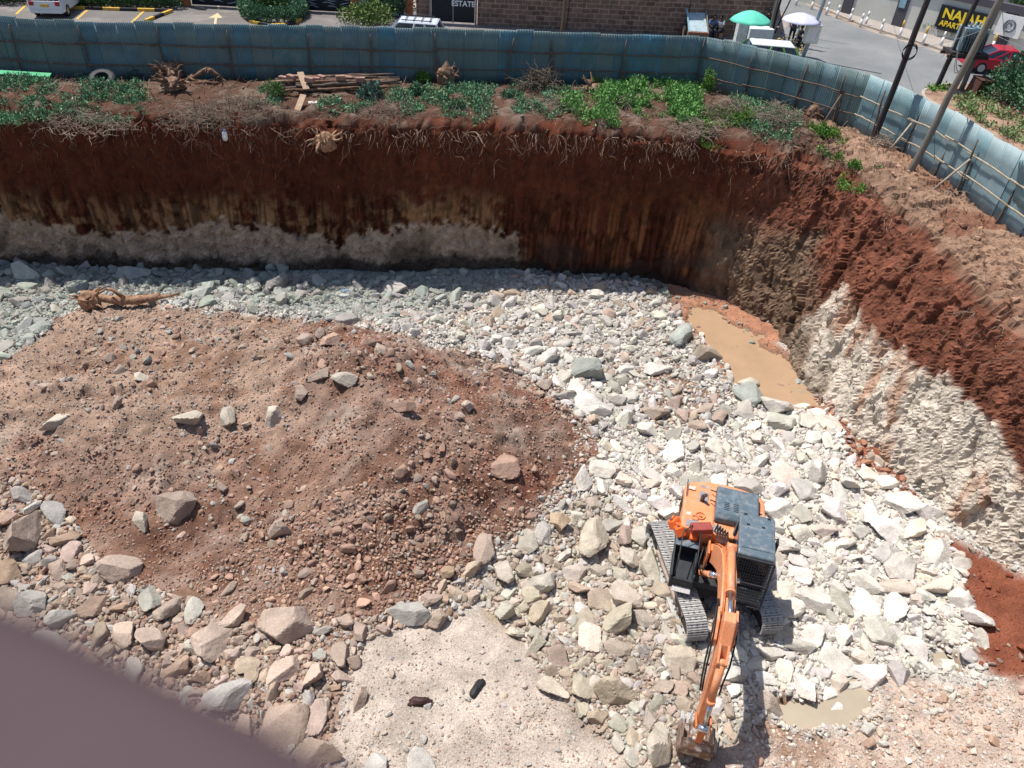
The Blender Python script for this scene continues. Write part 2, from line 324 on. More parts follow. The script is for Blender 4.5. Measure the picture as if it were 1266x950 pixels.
def hf(x, y, detail=True):
    x = np.atleast_1d(np.asarray(x, float)); y = np.atleast_1d(np.asarray(y, float)); z = np.empty(len(x))
    for s in range(0, len(x), 20000):
        X = np.stack([x[s:s+20000], y[s:s+20000]], 1); z[s:s+20000] = ker(((X[:, None]-cp[None, :, :2])**2).sum(-1)) @ wt[:-3]+wt[-3]+X @ wt[-2:]
    z = np.clip(z, -7.15, -3.9)
    p = P3(x, y)
    high = sstep(-6.9, -6.2, z)
    if detail: z = z+.07*fbm(p, .8, 4, 21)+.035*fbm(p, 4, 3, 22)+high*(.17*fbm(p, 1.0, 4, 23, .55, True)+.30*fbm(p, .45, 3, 28)+.16*sstep(-7, -4.5, x)*fbm(np.stack([(x*.8+y*.6)*.35, (y*.8-x*.6)*1.5, 0*x], -1), 1., 3, 30, .6, True)+.12*fbm(p, 3.5, 4, 24, .65)+.07*facet(p, 3.2, 27)+.04*facet(p, 7., 29))
    wxp = x+.75*fbm(p, .8, 4, 25); wyp = y+.75*fbm(p, .8, 4, 26)
    if detail:
        for y0, w0 in ((-5.75, .28), (-3.9, .28)):
            pa = RUT0; q = (x-pa[0])*RUTD[0]+(y-pa[1])*RUTD[1]; s_ = -(x-pa[0])*RUTD[1]+(y-pa[1])*RUTD[0]-(y0+4.8)*.9; m_ = np.exp(-(s_/w0)**2)*sstep(-8, -6, q)*(1-sstep(9, 11, q)); z = z-m_*(.10-.05*np.sin(q*2*pi/.19))+.06*np.exp(-((np.abs(s_)-.42)/.13)**2)*sstep(-8, -6, q)*(1-sstep(9, 11, q))
    for P in poolw:
        cx, cy = np.mean(P, 0); ins = np.zeros(len(x))
        for k in (0, .12, .25): ins += inpoly(cx+(wxp-cx)/(1-k), cy+(wyp-cy)/(1-k), P)
        z = np.where(ins > 0, np.minimum(z, -7.02)-.07*ins, z)
    return z
gx = np.arange(-33, 19.5, .1); gy = np.arange(1.5, 34, .1); GX, GY = np.meshgrid(gx, gy); fx, fy = GX.ravel(), GY.ravel(); fz = hf(fx, fy)
def hz(x, y): # fast bilinear
    a = np.clip((np.asarray(x)-gx[0])/.1, 0, len(gx)-2); b = np.clip((np.asarray(y)-gy[0])/.1, 0, len(gy)-2)
    i0 = a.astype(int) if hasattr(a, 'astype') else int(a); j0 = b.astype(int) if hasattr(b, 'astype') else int(b); u = a-i0; v = b-j0; Z = fz.reshape(GX.shape)
    return Z[j0, i0]*(1-u)*(1-v)+Z[j0, i0+1]*u*(1-v)+Z[j0+1, i0]*(1-u)*v+Z[j0+1, i0+1]*u*v
# zones in photo pixels (evaluated on the floor, edges broken up by noise)
ZP = {
 'grey': [(-600, 200), (650, 200), (640, 345), (560, 372), (430, 395), (300, 378), (200, 360), (110, 365), (60, 400), (0, 440), (-600, 520)],
 'mound': [(-600, 470), (0, 440), (60, 405), (110, 372), (200, 372), (300, 388), (400, 395), (470, 400), (560, 425), (640, 450), (700, 490), (750, 545), (755, 575), (700, 610), (640, 660), (590, 700), (540, 740), (470, 790), (380, 800), (300, 780), (200, 740), (120, 700), (60, 660), (-600, 640)],
 'lowleft': [(-600, 640), (60, 655), (120, 700), (200, 740), (300, 780), (390, 800), (430, 790), (410, 850), (400, 900), (430, 1010), (-600, 1100)],
 'dust': [(420, 850), (430, 800), (500, 765), (600, 752), (660, 800), (690, 860), (740, 905), (830, 960), (830, 1100), (350, 1100), (400, 900)],
 'slab': [(600, 700), (690, 650), (760, 590), (830, 600), (860, 700), (880, 800), (900, 860), (850, 960), (740, 905), (690, 860), (660, 800), (600, 750)],
 'dustr': [(850, 930), (930, 880), (1000, 915), (1070, 890), (1085, 835), (1150, 850), (1190, 848), (1266, 835), (1500, 800), (1500, 1100), (830, 1100)],
 'redr': [(1160, 655), (1210, 690), (1266, 720), (1400, 760), (1400, 850), (1266, 838), (1215, 830), (1195, 770), (1180, 710)],
 'redr2': [(1030, 500), (1060, 520), (1115, 580), (1125, 610), (1080, 600), (1050, 570), (1030, 540)],
 'mud': [(800, 340), (870, 345), (950, 400), (1010, 450), (1040, 500), (1000, 520), (900, 470), (850, 420)],
 'tip': [(395, 395), (470, 402), (560, 450), (640, 470), (740, 545), (750, 580), (650, 620), (590, 690), (560, 560), (480, 480)]}
COLZ = {'grey': GREY, 'mound': SOIL, 'lowleft': np.array([.26, .16, .115]), 'dust': DUST*np.array([.98, 1.0, 1.0]), 'slab': np.array([.33, .25, .18]), 'dustr': np.array([.43, .335, .27]), 'redr': np.array([.185, .062, .035]), 'redr2': np.array([.24, .09, .05]), 'mud': np.array([.34, .165, .10])}
def zonemask(x, y, z, name, w=6.):
    p = P3(x, y); q = topx(np.stack([x, y, z], -1)); return inpoly(q[:, 0]+w*5*fbm(p, .7, 4, 61), q[:, 1]+w*3*fbm(p, .7, 4, 62), ZP[name])
fc = np.tile(np.array([.45, .41, .36]), (len(fx), 1)); fcn = fbm(P3(fx, fy), .7, 5, 71); fcn2 = fbm(P3(fx, fy), 3., 4, 72)
for nme in ('grey', 'mound', 'lowleft', 'slab', 'dust', 'dustr', 'redr', 'redr2', 'mud'):
    m = zonemask(fx, fy, fz, nme); fc[m] = COLZ[nme]
g2 = fc.reshape(GX.shape+(3,))
for _ in range(3): g2 = (g2+np.roll(g2, 1, 0)+np.roll(g2, -1, 0)+np.roll(g2, 1, 1)+np.roll(g2, -1, 1))/5
fc = g2.reshape(-1, 3)
mm = zonemask(fx, fy, fz, 'mound'); stre = sstep(.1, .45, fbm(np.stack([fx*.9+fy*.5, fy*.9-fx*.5, fx*0], -1)*np.array([.5, 1.6, 1]), 1., 4, 73))*mm
fc = fc*(1-.55*stre[:, None])+np.array([.36, .29, .24])*.55*stre[:, None]
mt = zonemask(fx, fy, fz, 'tip'); fc = fc*(1-(mt[:, None]*sstep(-.2, .3, fcn)[:, None])*np.array([.16, .36, .42]))  # redder right flank, darkened: heap shading put into the soil colour
q0 = topx(np.stack([fx, fy, fz], 1)); plat = .9*(sstep(400, 330, q0[:, 0]+30*fcn)*sstep(560, 520, q0[:, 1]+25*fcn)*mm)[:, None]; fc = fc*(1-plat)+np.array([.295, .20, .145])*plat; lowm = (sstep(540, 600, q0[:, 1]+40*fcn+.12*(q0[:, 0]-400))*mm)[:, None]; fc = fc*(1-lowm*np.array([.14, .24, .28])); drk = sstep(.0, .5, fbm(P3(fx, fy), 1.2, 5, 74))[:, None]*mm[:, None]; fc = fc*(1-drk*np.array([.30, .40, .45])); fc = fc*(1+.22*fcn+.25*fcn2)[:, None]  # paler top, darker near slope: heap relief shaded into the soil colour
wetm = (sstep(-6.97, -7.06, fz)*(q0[:, 0] > 800))[:, None]; fc = fc*(1-wetm)+wetm*np.array([.21, .125, .08])
mb = MB(); nx = len(gx); ny = len(gy); i = np.arange(ny-1)[:, None]; j = np.arange(nx-1)[None]
mb.add(np.stack([fx, fy, fz], 1), np.stack([i*nx+j, i*nx+j+1, (i+1)*nx+j+1, (i+1)*nx+j], -1).reshape(-1, 4), 0, True, np.clip(fc, .01, .7))
tag(mb.build('pit_floor', M_soil), kind='structure')
M_water = mat('muddy_water', (.37, .245, .15), .12, .08, 1.2, .03, 3., spec=.5)
M_water2 = mat('milky_water', (.36, .30, .22), .12, .08, 1.2, .03, 3., spec=.5)
for P, lab, w in zip(poolw, ('orange muddy water', 'pale puddle', 'small puddle'), (M_water, M_water2, M_water2)):
    cx, cy = np.mean(P, 0); mb = MB(); pts = [(cx+(a-cx)*1.4, cy+(b-cy)*1.4, -7.085) for a, b in P]; mb.add(pts, [tuple(range(len(pts)))[::1]]); o = mb.build('puddle_water', w); tag(o, kind='structure')
    if o.data.polygons[0].normal.z < 0: o.data.flip_normals()
# ------------------------------------------------------------------ ROCKS
def ico(sub):
    bm = bmesh.new(); bmesh.ops.create_icosphere(bm, subdivisions=sub, radius=1.); v = np.array([q.co[:] for q in bm.verts]); f = np.array([[w.index for w in q.verts] for q in bm.faces]); bm.free(); return v, f
ICO = {k: ico(k) for k in (1, 2, 3, 4)}
def rockshape(sub, seed, flatness=.8, planes=11, rough=.02):
    r = np.random.default_rng(seed); v, f = ICO[sub]; n = r.normal(size=(planes, 3)); n /= np.linalg.norm(n, axis=1, keepdims=True); d = r.uniform(.40, .74, planes)
    dots = v@n.T; rad = np.min(np.where(dots > .05, d/np.maximum(dots, .05), 9), axis=1); rad = np.minimum(rad, 1.0+.06*vn(v*2, seed))
    v = v*rad[:, None]
    v = v*(1+rough*2*fbm(v, 1.4, 3, seed+5)[:, None]+rough*fbm(v, 5, 2, seed+9)[:, None])
    s = np.array([1., r.uniform(.52, .9), r.uniform(.36, .66)*flatness/.8]); v = v*s
    ext_ = (v[:, :2].max(0)-v[:, :2].min(0)).max()
    return v/ext_, f   # widest extent 1 m
BIG = [rockshape(4, 100+k, rough=.028, planes=9+k % 5) for k in range(16)]
MED = [rockshape(3, 300+k, planes=9+k % 5, rough=.03) for k in range(16)]
SML = [rockshape(2, 500+k, planes=8+k % 4) for k in range(20)]
TNY = [rockshape(1, 700+k, planes=7) for k in range(16)]
BIGM = []
for v, f in BIG:
    me = MB(); me.add(v, f, 0, False); o = me.build('boulder', M_rocko); BIGM.append(o.data)
    bpy.data.objects.remove(o)
MEDM = []
for v, f in MED:
    me = MB(); me.add(v, f, 0, False); o = me.build('boulder', M_rocko); MEDM.append(o.data); bpy.data.objects.remove(o)
def rrot(r, tilt=.35): return rotm(r.normal()*tilt, r.normal()*tilt, r.uniform(0, 2*pi))
placed = []  # x,y,rad
GRID = {}
CS = .45
def clash(x, y, rad, ov=.62):
    k = int(rad*1.0/CS)+2; a, b = int(x//CS), int(y//CS)
    for i in range(a-k, a+k+1):
        for j in range(b-k, b+k+1):
            for (X, Y, R) in GRID.get((i, j), ()):
                if (X-x)**2+(Y-y)**2 < ((R+rad)*ov)**2: return True
    return False
def put(x, y, rad): GRID.setdefault((int(x//CS), int(y//CS)), []).append((x, y, rad))
# excavator footprint kept clear of tall rocks
EXC = np.array([6.2, 14.4])
def excclear(x, y, d):
    if (5.1 < x < 8.0 and 12.3 < y < 16.4): return d > .32
    return False
# --- hero boulders: (px, py, diameter px, height ratio, colour, rotation seed, label)
HERO = [
 (357, 772, 64, .8, TAN*1.15, 1, 'largest rounded tan boulder in the heap of stones left of the pale dusty patch'),
 (30, 662, 66, .8, TAN*.95, 2, 'big jagged brown boulder at the left edge with a smaller white stone on top'),
 (38, 627, 34, .6, WHITE*.9, 3, 'small whitish stone sitting on the big jagged brown boulder at the left edge'),
 (222, 624, 48, .8, TAN*.8, 4, 'dark brown angular boulder half sunk in the bare brown slope'),
 (150, 705, 50, .85, TAN*1.1, 5, 'tan blocky boulder below the brown slope, right of the big jagged one'),
 (230, 516, 40, .55, WHITE*.85, 6, 'oval pale boulder on the near edge of the flat top of the spoil heap'),
 (279, 516, 36, .6, PALE*1.1, 7, 'grey-white pointed stone right of the oval pale boulder on the heap edge'),
 (337, 512, 32, .5, WHITE*.9, 8, 'flat whitish stone, rightmost of the row on the near edge of the heap top'),
 (68, 520, 38, .55, WHITE*.95, 9, 'pale cracked stone on the heap edge nearest the left side'),
 (172, 463, 24, .6, WHITE*.95, 10, 'small white stone in the middle of the flat top of the spoil heap'),
 (290, 762, 44, .8, TAN*1.2, 11, 'round tan boulder just left of the largest rounded boulder'),
 (262, 793, 56, .6, TAN*1.15, 12, 'long tan boulder lying below the round tan one'),
 (190, 790, 58, .6, TAN*1.2, 13, 'broad loaf-shaped pale boulder in the lower left stones'),
 (352, 826, 52, .6, TAN*1.3, 14, 'wide cream boulder below the largest rounded tan boulder'),
 (285, 862, 58, .6, PALE*1.05, 15, 'large slanted grey-white slab near the lower left blur'),
 (75, 762, 50, .6, PALE*1.0, 16, 'slanted whitish slab among the stones near the left edge'),
 (36, 742, 44, .8, PALE*.9, 17, 'grey upright boulder by the left edge above the blurred foreground object'),
 (445, 862, 30, .8, TAN*1.1, 18, 'single round stone lying on the dusty ground left of the black rags'),
 (422, 805, 36, .8, TAN*.95, 19, 'brown lump at the right tip of the lower left boulders'),
 (628, 572, 44, .5, SOIL*1.5, 20, 'long pinkish boulder lying on the right flank of the spoil heap'),
 (600, 676, 40, .6, TAN, 21, 'tan slab overhanging a dark gap at the foot of the spoil heap'),
 (727, 455, 46, .8, GREY*.9, 22, 'big dark grey boulder with a shaded face behind the heap'),
 (680, 442, 34, .7, WHITE, 23, 'white boulder with a dark side, left of the big dark grey one'),
 (727, 502, 48, .5, WHITE*1.05, 24, 'white flat-topped slab below the big dark grey boulder'),
 (720, 590, 42, .75, WHITE*1.0, 25, 'rounded white boulder at the right foot of the spoil heap'),
 (760, 770, 52, .8, np.array([.42, .37, .28]), 26, 'square greenish-tan slab left of the excavator tracks'),
 (664, 760, 42, .75, np.array([.44, .36, .26]), 27, 'tan pentagon-shaped boulder left of the square greenish slab'),
 (731, 787, 40, .5, np.array([.60, .46, .38]), 28, 'pinkish white slab between the pentagon-shaped and the square slabs'),
 (757, 858, 58, .75, np.array([.40, .34, .25]), 29, 'large flat olive-tan boulder left of the excavator bucket'),
 (738, 885, 34, .8, np.array([.38, .30, .22]), 30, 'brownish block just below the large flat olive-tan boulder'),
 (736, 668, 56, .8, np.array([.46, .40, .31]), 31, 'large weathered beige boulder left of the rear of the excavator'),
 (690, 646, 36, 1.0, np.array([.44, .33, .23]), 32, 'upright tan boulder at the edge between brown heap and white rubble'),
 (1188, 742, 34, 1.1, WHITE, 33, 'tall whitish boulder standing at the edge of the red soil'),
 (1160, 685, 48, .5, WHITE*.95, 34, 'long white slab reaching over the red soil'),
 (1010, 745, 46, .9, WHITE*.95, 35, 'large cream boulder right of the excavator track'),
 (1024, 855, 30, .6, WHITE*1.1, 36, 'slim bright white slab leaning into the pale puddle'),
 (1031, 876, 24, .7, WHITE*1.1, 37, 'small white stone at the end of the slab in the pale puddle'),
 (930, 489, 38, .7, GREY*1.1, 38, 'grey boulder on the bank of rubble beside the muddy pool'),
 (846, 414, 42, .55, GREY*1.15, 39, 'wide grey slab above the muddy pool'),
 (872, 437, 40, .5, np.array([.32, .26, .20]), 40, 'flat brown slab jutting out over the muddy pool'),
 (1075, 632, 44, .6, WHITE*1.05, 41, 'big white boulder near the foot of the cream rock slope'),
 (1110, 618, 46, .6, WHITE*1.0, 42, 'broad pale boulder wedged at the foot of the cream rock slope'),
 (958, 630, 44, .6, WHITE*1.05, 43, 'bright white boulder just right of the excavator counterweight'),
 (970, 672, 40, .6, WHITE*1.0, 44, 'white angular boulder right of the excavator cab roof'),
 (1010, 585, 46, .7, WHITE*1.05, 45, 'white boulder in the rubble between pool and excavator'),
 (375, 420, 30, .7, TAN*.95, 63, 'pinkish stone left of the flat stone on top of the spoil heap'), (455, 424, 28, .8, SOIL*1.5, 64, 'small reddish stone right of the flat stone on top of the spoil heap'), (372, 476, 26, .6, TAN*.9, 65, 'small brown stone below the brown wedge-shaped one near the heap top'),
 (500, 500, 30, .6, SOIL*1.3, 66, 'dark reddish clod on the crest of the spoil heap right of centre'), (160, 338, 38, .7, GREY*1.3, 67, 'greenish-grey block behind the root end of the fallen trunk'), (340, 352, 34, .7, PALE*.8, 68, 'grey-tan block at the foot of the back bank left of centre'),
 (408, 418, 44, .5, SOIL*1.7, 46, 'flat pinkish stone on the very top of the spoil heap'),
 (428, 470, 32, .8, WHITE*.85, 47, 'pale cube-like stone just under the top of the spoil heap'),
 (396, 462, 30, .6, TAN*1.0, 48, 'brown wedge-shaped stone left of the pale cube-like one'),
 (487, 355, 44, .5, PALE, 49, 'long pale slab in the rubble at the foot of the back bank'),
 (30, 338, 34, .9, GREY*1.4, 50, 'upright greenish stone at the far left foot of the bank'),
 (808, 455, 34, .5, WHITE*.9, 52, 'flat white stone above the white flat-topped slab'),
 (520, 945, 40, .5, PALE*1.1, 53, 'pale slab at the bottom edge in front of the dusty patch'),
 (468, 940, 30, .6, PALE*1.1, 54, 'small pale stone at the bottom edge beside the blurred foreground object'),
 (383, 862, 30, .7, PALE*1.1, 55, 'whitish angular rock at the left border of the dusty patch'),
 (345, 655, 30, .8, TAN*1.1, 56, 'tan stone alone on the lower brown slope in the middle of the heap'),
 (175, 640, 34, .6, WHITE*.85, 57, 'whitish stone on the brown slope left of the dark brown boulder'),
 (835, 560, 40, .5, WHITE, 58, 'flat white boulder behind the excavator'),
 (800, 530, 46, .4, WHITE*.95, 59, 'large flat pale slab in the white rubble behind the excavator'),
 (840, 815, 38, .8, np.array([.42, .36, .28]), 60, 'beige block close to the left side of the excavator boom'),
 (950, 868, 40, .5, np.array([.40, .33, .27]), 61, 'brownish slab at the left edge of the pale puddle'),
]
boulders = []
def boulder(x, y, d, hr, col, seed, mesh=None, tilt=.25, sink=.38):
    r = np.random.default_rng(seed); me = mesh or BIGM[seed % len(BIGM)]
    o = bpy.data.objects.new('boulder', me); COL.objects.link(o); o.rotation_euler = (r.normal()*tilt, r.normal()*tilt, r.uniform(0, 6.28))
    o.scale = (d, d*r.uniform(.9, 1.1), d*hr*(1.7 if mesh is None else 1.35)); o.location = (x, y, float(hz(x, y))+d*hr*.5-d*hr*sink); c = np.clip(np.asarray(col), 0, .8); o.color = (*c, 1); boulders.append(o); return o
for (a, b, dp, hr, col, sd, lab) in HERO:
    p = at(a, b, -6.9)
    for _ in range(6): p = at(a, b, float(hz(p[0], p[1]))+.15)
    d = dp/topx(p)[2]*1.05; col = np.asarray(col)*(np.array([.82, .77, .70]) if (sd in (6, 7, 8, 9, 10, 47, 57)) else 1.); o = boulder(p[0], p[1], d, hr, col, sd); tag(o, lab, 'boulder', 'notable boulders in the pit'); put(p[0], p[1], d*.45)
# --- the rest, zone by zone
ZR = [ # name, poly(px), number of tries, min d, max d, power, colours, label of the big ones
 ('grey', [(-300, 322), (0, 322), (400, 338), (640, 336), (620, 372), (540, 385), (430, 400), (300, 390), (200, 372), (110, 376), (60, 410), (0, 446), (-300, 530)], 10000, .10, .85, 1.7, [GREY*.95, GREY*1.15, PALE*.8], 'grey-green broken stone in the rubble strip at the foot of the back bank'),
 ('whitefar', [(400, 392), (560, 380), (640, 338), (800, 350), (880, 430), (940, 500), (900, 540), (750, 550), (690, 495), (630, 455), (560, 425), (470, 408)], 13000, .10, .85, 1.7, [WHITE*.8, WHITE*.95, PALE*.95, TAN*1.1], 'pale broken limestone block in the rubble between heap and back bank'),
 ('darkfar', [(640, 328), (815, 345), (850, 405), (890, 465), (860, 440), (800, 400), (700, 362)], 2500, .10, .7, 1.8, [GREY*.7, TAN*.6, GREY*.5], 'dark wet stone beside the muddy pool under the back bank'),
 ('white', [(760, 530), (900, 520), (945, 500), (1040, 520), (1060, 580), (1130, 620), (1190, 690), (1215, 800), (1190, 840), (1150, 830), (1090, 835), (1010, 850), (960, 865), (900, 870), (860, 700), (745, 610), (740, 560)], 30000, .10, 1.05, 1.8, [WHITE*1.0, WHITE*1.05, WHITE*.9, PALE*1.1, np.array([.56, .48, .40])], 'white limestone block in the bright rubble around the excavator'),
 ('slab', [(600, 700), (690, 650), (745, 600), (830, 610), (870, 720), (900, 850), (940, 890), (930, 905), (850, 930), (800, 950), (740, 905), (690, 860), (655, 800), (600, 750)], 22000, .10, .95, 2.25, [np.array([.41, .355, .285]), np.array([.45, .40, .33]), np.array([.34, .28, .22]), TAN*1.1, np.array([.40, .37, .31]), WHITE*.8], 'tan angular slab in the coarse rubble left of the excavator'),
 ('low', [(-300, 640), (0, 590), (60, 610), (130, 695), (220, 740), (300, 775), (400, 770), (520, 735), (590, 690), (640, 690), (600, 740), (540, 765), (450, 790), (430, 850), (400, 890), (420, 990), (-300, 1000)], 26000, .10, 1.05, 1.9, [TAN*1.05, TAN*.85, PALE*.9, np.array([.33, .23, .17]), TAN*1.2], 'tan weathered rock in the boulder field at the lower left'),
 ('moundrock', [(-300, 470), (60, 410), (200, 375), (400, 398), (560, 425), (700, 490), (750, 560), (690, 640), (590, 690), (520, 740), (400, 780), (300, 775), (130, 700), (0, 600), (-300, 640)], 6500, .08, .5, 2.3, [SOIL*1.5, TAN*.8, TAN, SOIL*1.15, PALE*.8], 'small brown stone scattered on the spoil heap'),
 ('border', [(560, 412), (640, 440), (705, 480), (760, 550), (750, 590), (690, 650), (600, 690), (660, 640), (715, 570), (690, 510), (620, 460), (550, 430)], 1800, .08, .5, 2.2, [WHITE*.85, TAN, SOIL*1.4, PALE], 'stone at the border between spoil heap and rubble'),
 ('moundlow', [(300, 650), (450, 600), (560, 640), (640, 640), (700, 620), (600, 690), (520, 740), (400, 780), (280, 765), (230, 720)], 7000, .07, .5, 2.2, [SOIL*1.5, TAN*.8, SOIL*1.2, SOIL*1.8], 'brown stone tumbled down the near flank of the spoil heap'),
 ('redr', [(1160, 660), (1400, 770), (1400, 850), (1266, 836), (1200, 830), (1180, 720)], 60, .10, .4, 2.2, [RED*1.8, TAN*.8], 'reddish stone on the fresh red soil at the right'),
 ('slopefoot', [(1020, 480), (1060, 530), (1120, 600), (1150, 640), (1100, 640), (1040, 570), (1000, 510)], 700, .1, .45, 1.9, [WHITE*.9, np.array([.34, .17, .11]), TAN], 'stone at the foot of the cream rock slope'),
 ('lowright', [(940, 900), (1080, 850), (1190, 850), (1300, 838), (1300, 960), (860, 980)], 1100, .07, .38, 2.4, [np.array([.5, .41, .34]), WHITE*.9, WHITE*.8, np.array([.45, .36, .29]), np.array([.40, .27, .2])], 'small stone on the pale compacted ground at the lower right'),
 ('poolst', [(830, 350), (900, 380), (960, 430), (1010, 470), (1000, 500), (930, 470), (870, 420), (830, 380)], 330, .08, .45, 2.1, [TAN*.8, GREY, np.array([.34, .20, .14])], 'stone sticking out of the muddy pool margin'),
 ('dustst', [(430, 840), (500, 770), (600, 755), (690, 870), (800, 960), (420, 960)], 260, .06, .28, 2.3, [DUST, PALE], 'small stone on the dusty ground'),
]
items = []  # x,y,d,col,zone
def sample_poly(poly, n):
    w = np.array([at(a, b, -6.9)[:2] for a, b in poly]); lo = w.min(0); hi = w.max(0); lo = np.maximum(lo, (-26, 5.5)); hi = np.minimum(hi, (17, 33))
    P = rng.uniform(lo, hi, (n*4, 2)); q = topx(P3(P[:, 0], P[:, 1], hz(P[:, 0], P[:, 1]))); nz = 22*fbm(P3(P[:, 0], P[:, 1]), .8, 4, 91)
    ok = inpoly(q[:, 0]+nz, q[:, 1]+nz*.6, poly); P = P[ok]; q = q[ok]; return P[:n], q[:n]
for zi, (nme, poly, n, dmin, dmax, pw, cs, lab) in enumerate(ZR):
    P, q = sample_poly(poly, n); u = rng.uniform(0, 1, len(P)); # truncated pareto, largest first
    d = dmin*(1-u*(1-(dmin/dmax)**pw))**(-1/pw); od = np.argsort(-d); clus = fbm(P3(P[:, 0], P[:, 1]), .45, 3, 95+zi)
    for k in od:
        x, y = P[k]; dd = d[k]*(1+.5*max(-.6, clus[k]))
        if excclear(x, y, dd): continue
        if nme in ('grey', 'whitefar', 'darkfar') and inpoly(q[k:k+1, 0], q[k:k+1, 1], [(812, 346), (870, 346), (950, 400), (935, 420), (870, 400)])[0] and rng.random() < .93: continue
        if nme in ('moundrock',) and clus[k] < -.12 and dd > .13: continue
        ov = .78 if dd > .5 else (.66 if dd > .25 else .5)
        if nme in ('moundrock', 'moundlow'): ov = .8
        if clash(x, y, dd*.45, ov): continue
        put(x, y, dd*.45); col = cs[rng.integers(len(cs))]*rng.uniform(.82, 1.15)*np.array([1, rng.uniform(.96, 1.03), rng.uniform(.93, 1.04)])
        items.append((x, y, dd, col, zi, q[k, 2]*dd))
items.sort(key=lambda t: -t[5])
inv = [t for t in items]
NB = 235; nb = 0; rest = []
for t in inv:
    q = topx((t[0], t[1], float(hz(t[0], t[1]))))
    if nb < NB and -10 < q[0] < 1276 and q[1] < 960 and not (q[1] > 790+.5*q[0]):
        o = boulder(t[0], t[1], t[2]*1.05, rng.uniform(.55, .85), t[3], int(rng.integers(1e6)), mesh=BIGM[rng.integers(len(BIGM))] if t[5] > 28 else MEDM[rng.integers(len(MEDM))]); tag(o, ZR[t[4]][7], 'boulder', ZR[t[4]][7].replace('block', 'blocks').split(' in the')[0]+' group'); o['group'] = 'boulders: '+ZR[t[4]][0]+' zone'; nb += 1
    else: rest.append(t)
GN = {'grey': 'grey rubble along the back bank', 'whitefar': 'pale rubble behind the spoil heap', 'darkfar': 'dark wet stones by the pool', 'white': 'white rubble round the excavator', 'slab': 'tan slabs left of the excavator', 'low': 'rocks of the lower left boulder field', 'moundrock': 'stones on the spoil heap', 'moundlow': 'stones on the heap flank', 'redr': 'stones on the red soil', 'slopefoot': 'stones at the slope foot', 'lowright': 'stones at the lower right', 'dustst': 'stones on the dusty ground', 'border': 'stones along the right border of the spoil heap', 'poolst': 'stones at the muddy pool'}
for o in boulders:
    g0 = o.get('group', '')
    if g0.startswith('boulders: '): o['group'] = GN[g0[10:-5]]
MBS = {}
def stuffmb(nm): return MBS.setdefault(nm, MB())
def addrock(m, lib, x, y, z, d, col, hr=.8, tilt=.4):
    v, f = lib[rng.integers(len(lib))]; m.add((v*np.array([d, d*rng.uniform(.8, 1.1), d*hr*1.4])) @ rrot(rng, tilt).T+np.array([x, y, z]), f, 0, False, np.clip(col, 0, .8))
for t in rest:
    x, y, d = t[:3]; lib = MED if t[5] > 15 else (SML if t[5] > 5 else TNY); addrock(stuffmb('rubble'), lib, x, y, float(hz(x, y))+d*.08, d, t[3], rng.uniform(.6, 1.0))
# gravel: tiny stones everywhere
GR = [((-600, 320, 1300, 560), 9000, .035, .10, None), ((-100, 330, 1266, 960), 26000, .03, .085, None)]
P = np.stack([rng.uniform(-22, 16, 110000), rng.uniform(7, 32, 110000)], 1); z = hz(P[:, 0], P[:, 1]); q = topx(P3(P[:, 0], P[:, 1], z)); ok = (q[:, 0] > -20) & (q[:, 0] < 1286) & (q[:, 1] < 960) & (z > -7.08); P = P[ok]; z = z[ok]; q = q[ok]
cl = fbm(P3(P[:, 0], P[:, 1]), .8, 4, 98); zn = {k: zonemask(P[:, 0], P[:, 1], z, k) for k in ('grey', 'mound', 'lowleft', 'slab', 'dust', 'dustr', 'redr', 'redr2', 'tip')}
for k in range(len(P)):
    if inpoly(q[k:k+1, 0], q[k:k+1, 1], ZP['mud'])[0]: keep = .2; col = np.array([.33, .18, .11]); s = rng.uniform(.04, .1)
    elif zn['mound'][k] and q[k, 0] < 370 and q[k, 1] < 540: keep = .65 if cl[k] > -.1 else .25; col = [np.array([.33, .24, .185]), TAN, np.array([.28, .19, .14]), PALE*.9][k % 4]; s = rng.uniform(.035, .11)
    elif zn['mound'][k]: keep = .75 if cl[k] > -.1 else .28; col = [SOIL*1.15, SOIL*1.35*np.array([1.1, .95, .9]), SOIL*1.1*np.array([1.15, .92, .85]), SOIL*.9][k % 4]; s = rng.uniform(.035, .11)*(1+.8*max(0, cl[k]))
    elif zn['redr'][k] or zn['redr2'][k]: keep = .3; col = RED*1.7; s = rng.uniform(.03, .07)
    elif zn['dust'][k] or zn['dustr'][k]: keep = .7 if cl[k] > 0 else .35; col = [DUST*1.05, PALE*1.05, PINK][k % 3]; s = rng.uniform(.03, .09)
    elif zn['lowleft'][k]: keep = .8; col = [TAN*.9, SOIL*1.4, TAN*.75][k % 3]; s = rng.uniform(.06, .10)/rng.uniform(.35, 1)
    elif zn['slab'][k]: keep = .8; col = [TAN, PALE*.85, TAN*.8][k % 3]; s = rng.uniform(.06, .10)/rng.uniform(.35, 1)
    elif zn['grey'][k]: keep = .6; col = [GREY*1.1, PALE*.9][k % 2]; s = rng.uniform(.05, .13)
    else: keep = .8; col = [WHITE*.95, PALE*1.05, WHITE*.8][k % 3]; s = rng.uniform(.05, .09)/rng.uniform(.35, 1)
    if rng.random() < keep: addrock(stuffmb('gravel'), TNY, P[k, 0], P[k, 1], z[k]+s*.1, s, col*rng.uniform(.8, 1.15), .8, .6) if s < .13 else addrock(stuffmb('gravel'), SML, P[k, 0], P[k, 1], z[k]+s*.25, s, col*rng.uniform(.8, 1.15), .8, .6)
